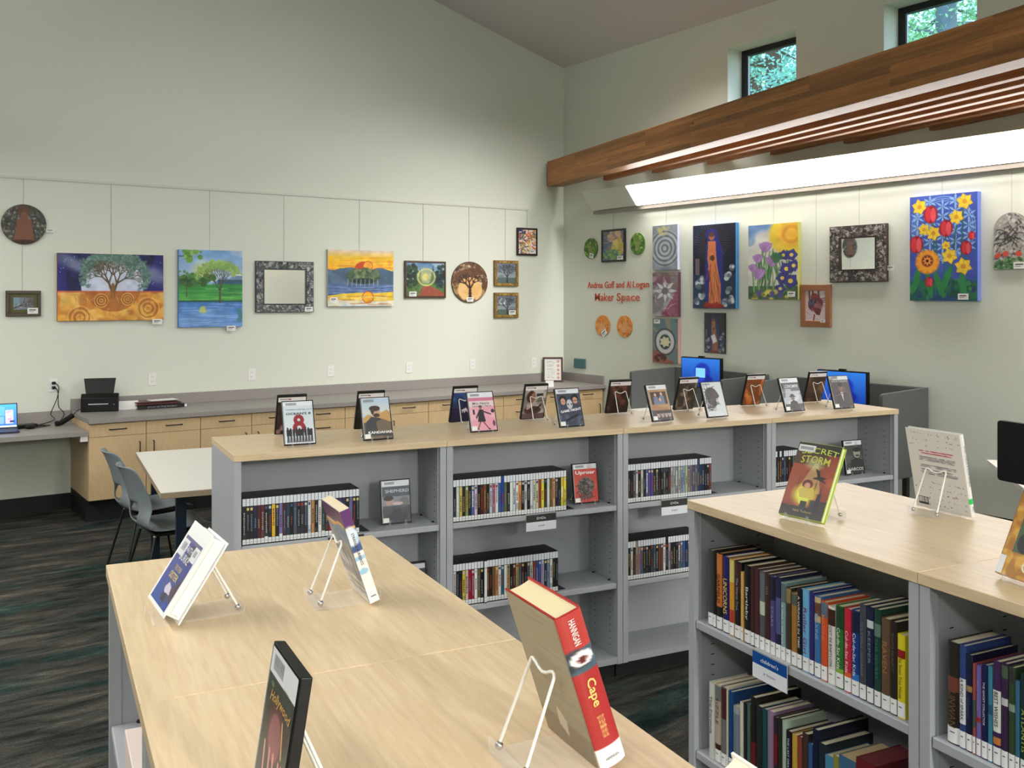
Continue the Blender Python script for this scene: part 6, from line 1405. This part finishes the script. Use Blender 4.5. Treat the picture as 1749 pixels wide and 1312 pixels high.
o = hardcover('gold-bordered book with a dark-haired girl on its cover, right edge', loc, (-tl, 0, rz), w, h, t, None, None, None, cover=(150, 100, 30), arr_front=gold(), softc=True)
patches('call_number_label', [(-w / 2 + .001, -w / 2 + .018, .002, .044, (232, 232, 230))], o, M_PRINT, -.0016)
text('cover_title', 'LOVE', .05, .02, ink(30, 30, 30), o, (.03, -.0016, .075), bold=.01)
easel('clear easel with white wire back holding the gold-bordered book', Vector((loc.x, loc.y, TOPZ)), rz, tl, t)

# ------------------------------------------------------------------ things on the counter and desk
CT = .86
def scanner():
    p = at(170, 701, CT); t = thing('scanner', 'black upright document scanner on the counter left end', 'scanner', (p.x, 8.985, CT + .0008), (0, 0, -R(16)))
    MB().prism([(-.09, 0), (.07, 0), (.07, .10), (.045, .145), (-.04, .155), (-.09, .12)], -.15, .15, 'x').build('body', M_BLACK, t, bevel=.006)
    MB().prism([(-.115, 0), (.105, 0), (.125, .15), (-.135, .15)], 0, .012, 'y').build('paper_chute', M_BLACK, t, bevel=.003, loc=(0, .0, .135), rot=(-R(12), 0, 0))
    MB().box(-.09, .07, -.0925, -.0895, .062, .070).build('output_slot_trim', mat('silver_trim', rgb(200, 202, 204), .3), t)
    MB().ball((.115, -.09, .06), .006).build('power_button', mat('button_grey', rgb(120, 122, 126), .4), t)
scanner()
p = at(219, 700, CT); nc = tag(MB().prism([(-.03, 0), (.03, 0), (0, .075)], -.09, .09, 'x').build('tent_card', M_WHITEP, None, loc=(p.x, p.y + .03, CT + .0008), rot=(0, 0, -R(8))), 'small white tent card between the scanner and the flat books', 'card')
patches('printed_lines', [(-.07, .05, .03, .045, (110, 110, 110)), (-.07, .02, .015, .024, (150, 150, 150))], nc, M_PRINT, 0, (0, -.024, .012), (R(-22), 0, 0))
p = at(273, 698, CT)
def flat(label, cx, cy, z, L, W, T, col, rot, title=None):
    o = MB().box(-L / 2, L / 2, -W / 2, -W / 2 + .004, 0, T).box(-L / 2, L / 2, -W / 2, W / 2, 0, .003).box(-L / 2, L / 2, -W / 2, W / 2, T - .003, T).build('book', mat('cover_%02x%02x%02x' % col, rgb(*col), .4), None, loc=(cx, cy, z), rot=(0, 0, rot)); tag(o, label, 'book', 'books lying flat on the counter')
    MB().box(-L / 2 + .004, L / 2 - .004, -W / 2 + .0045, W / 2 - .004, .0033, T - .0033).build('page_block', M_PAPER, o)
    if title: text('title', title, L * .6, T * .45, ink(150, 150, 150), o, (0, -W / 2 - .0006, T / 2), bold=.01)
    return o
o = flat('large black atlas lying at the bottom of the flat book pile', p.x + .02, p.y + .127, CT + .0008, .43, .25, .032, (22, 22, 24), R(1), 'ATLAS OF THE WORLD')
MB().box(.1955, .2156, -.127, -.08, .003, .029).build('call_number_label', M_WHITEP, o)
flat('white and maroon book in the middle of the flat pile', p.x + .0, p.y + .135, CT + .0332, .38, .23, .018, (90, 44, 46), R(0))
flat('thin maroon book on top of the flat pile', p.x - .02, p.y + .14, CT + .0516, .36, .21, .010, (84, 40, 42), R(4))
tag(MB().box(-.12, .12, -.06, .06, 0, .004).build('leaflet', M_WHITEP, None, loc=(p.x + .06, p.y + .14, CT + .0618), rot=(0, 0, R(5))), 'white leaflet lying on top of the flat book pile', 'leaflet')
# framed notice
def notice():
    m = at(949, 653, CT); t = thing('framed_notice', 'brown standing picture frame with a printed notice, on the counter near the corner', 'picture frame', (m.x, m.y + .05, CT + .001), (-R(9), 0, -R(34)))
    w, h = .235, .29; fm = mat('dark_cherry', rgb(62, 26, 24), .35)
    MB().box(-w / 2, w / 2, 0, .018, 0, .02).box(-w / 2, w / 2, 0, .018, h - .02, h).box(-w / 2, -w / 2 + .02, 0, .018, .02, h - .02).box(w / 2 - .02, w / 2, 0, .018, .02, h - .02).build('frame', fm, t, bevel=.002)
    c = Cv(50, 62, (226, 224, 218)); [c.strokes(5, [(140, 140, 140)], .12, .006, .8, (.1, y_, .5, y_ + .002), 0.0) for y_ in (.12, .18, .28, .34, .46, .52, .62, .7, .8, .88)]
    for y in (.12, .32, .52, .7, .88): c.circ(.82, y, .06, (200, 110, 90)); c.circ(.82, y, .03, (226, 200, 180))
    art_mesh('notice_sheet', c.a, w - .04, h - .04, t, M_PRINT, (0, .008, .02)); MB().box(-.03, .03, .02, .075, .0, .2).build('easel_back', fm, t)
    c2 = at(942, 661, CT); o = tag(MB().prism([(-.02, 0), (.02, 0), (0, .07)], -.045, .045, 'x').build('tent_card', M_WHITEP, None, loc=(c2.x - .02, c2.y + .01, CT + .0008), rot=(0, 0, -R(30))), 'small white tent card in front of the brown picture frame', 'card')
notice()
# laptop, mouse, chargers
DZ = .765
def laptop():
    p = at(2, 742, DZ); t = thing('laptop', 'open dark laptop with a lit blue screen at the left edge', 'laptop', (p.x - .02, p.y + .12, DZ + .0008), (0, 0, -R(4)))
    b = MB().box(-.16, .16, -.11, .11, 0, .016).build('base', mat('dark_blue_laptop', rgb(26, 34, 60), .35), t, bevel=.003)
    MB().box(-.14, .14, -.03, .085, .0162, .0172).build('keyboard', M_BLACK, b)
    l = MB().box(-.16, .16, .0, .007, 0, .205).build('lid', mat('dark_blue_laptop', None), t, bevel=.002, loc=(0, .108, .016), rot=(-R(14), 0, 0))
    c = Cv(110, 70, (90, 150, 226), 4); c.grad((80, 170, 236), (60, 110, 200), 0, 1); c.rect(.2, .1, .72, .5, (110, 180, 240), .7); c.rect(.74, .25, .92, .85, (200, 206, 232)); c.strokes(14, [(214, 140, 170)], .1, .02, .7, (.74, .3, .86, .8), 0); c.rect(.1, .55, .7, .85, (150, 190, 240), .6); c.rect(0, .94, 1, 1, (220, 230, 244)); c.rect(.84, .72, .95, .8, (40, 50, 110))
    art_mesh('screen', c.a, .304, .186, l, M_SCREEN, (0, -.0006, .011))
laptop()
p = at(53, 733.5, DZ); m_ = MB().ball((0, 0, 0), .03, 0, 14, 8, (1.55, 1.0, .6)); tag(m_.build('mouse', M_BLACK, None, loc=(p.x, p.y + .03, DZ + .0185), rot=(0, 0, R(20))), 'black computer mouse right of the laptop', 'mouse')
def cable(label, pts, r=.0035, name='cable', m=None):
    P = [Vector(q) for q in pts]; out = []
    for i in range(len(P) - 1):
        a = P[max(0, i - 1)]; b = P[i]; c = P[i + 1]; d = P[min(len(P) - 1, i + 2)]
        for k in range(6):
            u = k / 6; out.append(.5 * ((2 * b) + (c - a) * u + (2 * a - 5 * b + 4 * c - d) * u * u + (3 * b - a - 3 * c + d) * u ** 3))
    out.append(P[-1]); return tag(MB().tube(out, r, 7).build(name, m or M_BLACK), label, 'cable')
ox, oz = OUT.location.x, OUT.location.z
pa = at(58, 730, DZ); pb = at(98, 727, DZ)
c1 = cable('black power cable from the outlet to the laptop charger', [(ox + .012, WB - .04, oz + .02), (ox + .035, WB - .055, oz - .02), (ox + .02, WB - .05, oz - .12), (ox - .03, WB - .07, oz - .24), (pa.x + .16, pa.y + .02, DZ + .05), (pa.x + .02, pa.y, DZ + .012)])
MB().box(-.014, .014, 0, .03, -.012, .012).build('plug', M_BLACK, c1, bevel=.003, loc=(ox, WB - .042, oz + .02))
c2 = cable('black power cable from the outlet to the cable bundle by the scanner', [(ox + .012, WB - .04, oz - .02), (ox + .03, WB - .05, oz - .06), (ox + .035, WB - .05, oz - .18), (ox + .075, WB - .06, oz - .24), (ox + .06, WB - .08, DZ + .04), (pb.x, pb.y, DZ + .012)])
MB().box(-.014, .014, 0, .03, -.012, .012).build('plug', M_BLACK, c2, bevel=.003, loc=(ox, WB - .042, oz - .02))
ch = MB().box(-.09, .09, -.045, .045, 0, .03)
tag(ch.build('power_adapter', M_BLACK, None, bevel=.006, loc=(pa.x - .07, pa.y, DZ + .0008), rot=(0, 0, R(15))), 'black laptop power adapter behind the mouse', 'power adapter')
for i, s in enumerate((0, 1)):
    a = .1 + .03 * s; cable(['coiled black cable end by the laptop adapter', 'second loop of black cable by the laptop adapter'][i], [(pa.x + .02 + a * math.cos(q * .8 + s) * .8, pa.y - .01 + a * .45 * math.sin(q * .8 + s), DZ + .006 + .004 * s) for q in range(9)], .003)
b1 = at(98, 728, DZ)
bn = cable('bundled black scanner cable lying on the desk end', [(b1.x - .015, b1.y, DZ + .022), (b1.x + .03, b1.y + .01, DZ + .024), (b1.x + .08, b1.y + .03, DZ + .05), (b1.x + .13, b1.y + .05, DZ + .075)], .022, 'cable_bundle')
cable('thin black cable from the cable bundle up to the scanner', [(b1.x + .13, b1.y + .05, DZ + .078), (b1.x + .17, b1.y + .06, CT + .02), (b1.x + .23, b1.y + .05, CT + .035), (b1.x + .29, b1.y + .04, CT + .03)], .003)

# ------------------------------------------------------------------ computer carrels by the right wall
M_FELT = mat('grey_felt_panel', rgb(96, 98, 98), .95, noise=(120, .08), spec=.1); M_WTOP = mat('white_desktop', rgb(236, 232, 224), .4)
def carrel(label, y0, y1, depth, mon, mlabel, zt=1.135, front=1.115):
    x1 = WR - .03; t = thing('study_carrel', label, 'desk', (x1, y0, 0), group='grey screened computer desks by the right wall')
    L = y1 - y0
    MB().box(-.03, 0, .03, L - .03, .45, zt).build('back_panel', M_FELT, t, bevel=.006)
    for yy, nm in ((0, 'side_panel'), (L - .03, 'side_panel')):
        MB().prism(rrect2([(-depth, .45), (0, .45), (0, zt), (-depth, front)], .03), yy, yy + .03, 'y').build(nm, M_FELT, t, bevel=.003, seg=1)
    MB().box(-depth - .05, -.031, .031, L - .031, .715, .74).build('desktop', M_WTOP, t, bevel=.002)
    for sx in (-depth + .1, -.12):
        for sy in (.12, L - .12): MB().box(sx - .02, sx + .02, sy - .02, sy + .02, 0, .715).build('leg', M_CLEG, t)
    cy = mon[1]; m = thing('monitor', mlabel, 'monitor', (x1 - mon[0], cy, .7408), (0, 0, -PI / 2 + mon[2]))
    w, h = .46, .29; z0 = mon[3]
    MB().box(-.12, .12, -.07, .09, 0, .012).build('stand_base', M_BLACK, m, bevel=.003); MB().box(-.02, .02, .03, .05, .012, z0 + .15).build('stand_neck', M_BLACK, m)
    b = MB().box(-w / 2, w / 2, -.015, .03, z0, z0 + h).build('screen_body', M_BLACK, m, bevel=.004)
    c = Cv(90, 56, (24, 66, 150), 4); c.grad((40, 110, 200), (16, 50, 140), 0, 1); c.ell(.55, .45, .2, .3, (20, 40, 150), .9, .3); c.ell(.62, .75, .2, .2, (16, 30, 120), .9, .4); c.ell(.4, .7, .2, .14, (30, 70, 190), .7, .4); c.rect(.38, .34, .62, .66, (120, 190, 240))
    art_mesh('screen', c.a, w - .02, h - .02, b, M_SCREEN, (0, -.0158, z0 + .01)); MB().box(-.03, .03, -.01, .015, z0 + h, z0 + h + .014).build('webcam', M_BLACK, m)
    return t
def rrect2(p, r):
    """polygon with its last corner rounded"""
    out = list(p[:-1]); a, b, c = Vector(p[-2]), Vector(p[-1]), Vector(p[0]); u = (a - b).normalized(); v = (c - b).normalized()
    for k in range(6): s = k / 5; q = b + u * r * (1 - s) ** 2 + v * r * s ** 2; out.append((q.x, q.y))
    return out
carrel('grey-screened computer desk by the right wall, farther from the camera', 6.02, 7.26, .62, (.33, 6.56, R(8), .245), 'monitor with a blue screen in the farther computer carrel')
carrel('grey-screened computer desk by the right wall, nearer the camera', 4.42, 5.72, .60, (.30, 5.0, R(4), .215), 'monitor with a blue screen in the nearer computer carrel')
# third workstation at the right edge
q0 = at(1685, 785, .74)
t = thing('desk', 'white-topped computer desk at the right edge, behind the black monitor', 'desk', (q0.x, q0.y, 0), (0, 0, R(-50)))
MB().box(0, .8, -1.5, 0, .712, .74).build('desktop', M_WTOP, t, bevel=.002)
for x, y in ((.7, -1.4), (.7, -.1)): MB().box(x - .025, x + .025, y - .025, y + .025, 0, .712).build('leg', M_CLEG, t)
zz = .86; q1 = c2w((1703 - CX) / F_PX * 5.55, 5.55); q2_ = c2w((1790 - CX) / F_PX * 5.25, 5.25); dq = (q2_ - q1).normalized(); am = math.atan2(dq.y, dq.x)
m = thing('monitor', 'black monitor seen from behind at the right edge', 'monitor', q1 + dq * .27 + Vector((0, 0, .741)), (0, 0, am))
MB().prism(rrect(-.27, .27, .062, .405, .02), 0, .03, 'y').build('screen_body', M_BLACK, m, bevel=.003)
MB().box(-.03, .03, .03, .045, .012, .2).build('stand_neck', M_BLACK, m); MB().box(-.1, .1, -.0, .14, 0, .012).build('stand_base', M_BLACK, m, bevel=.003)
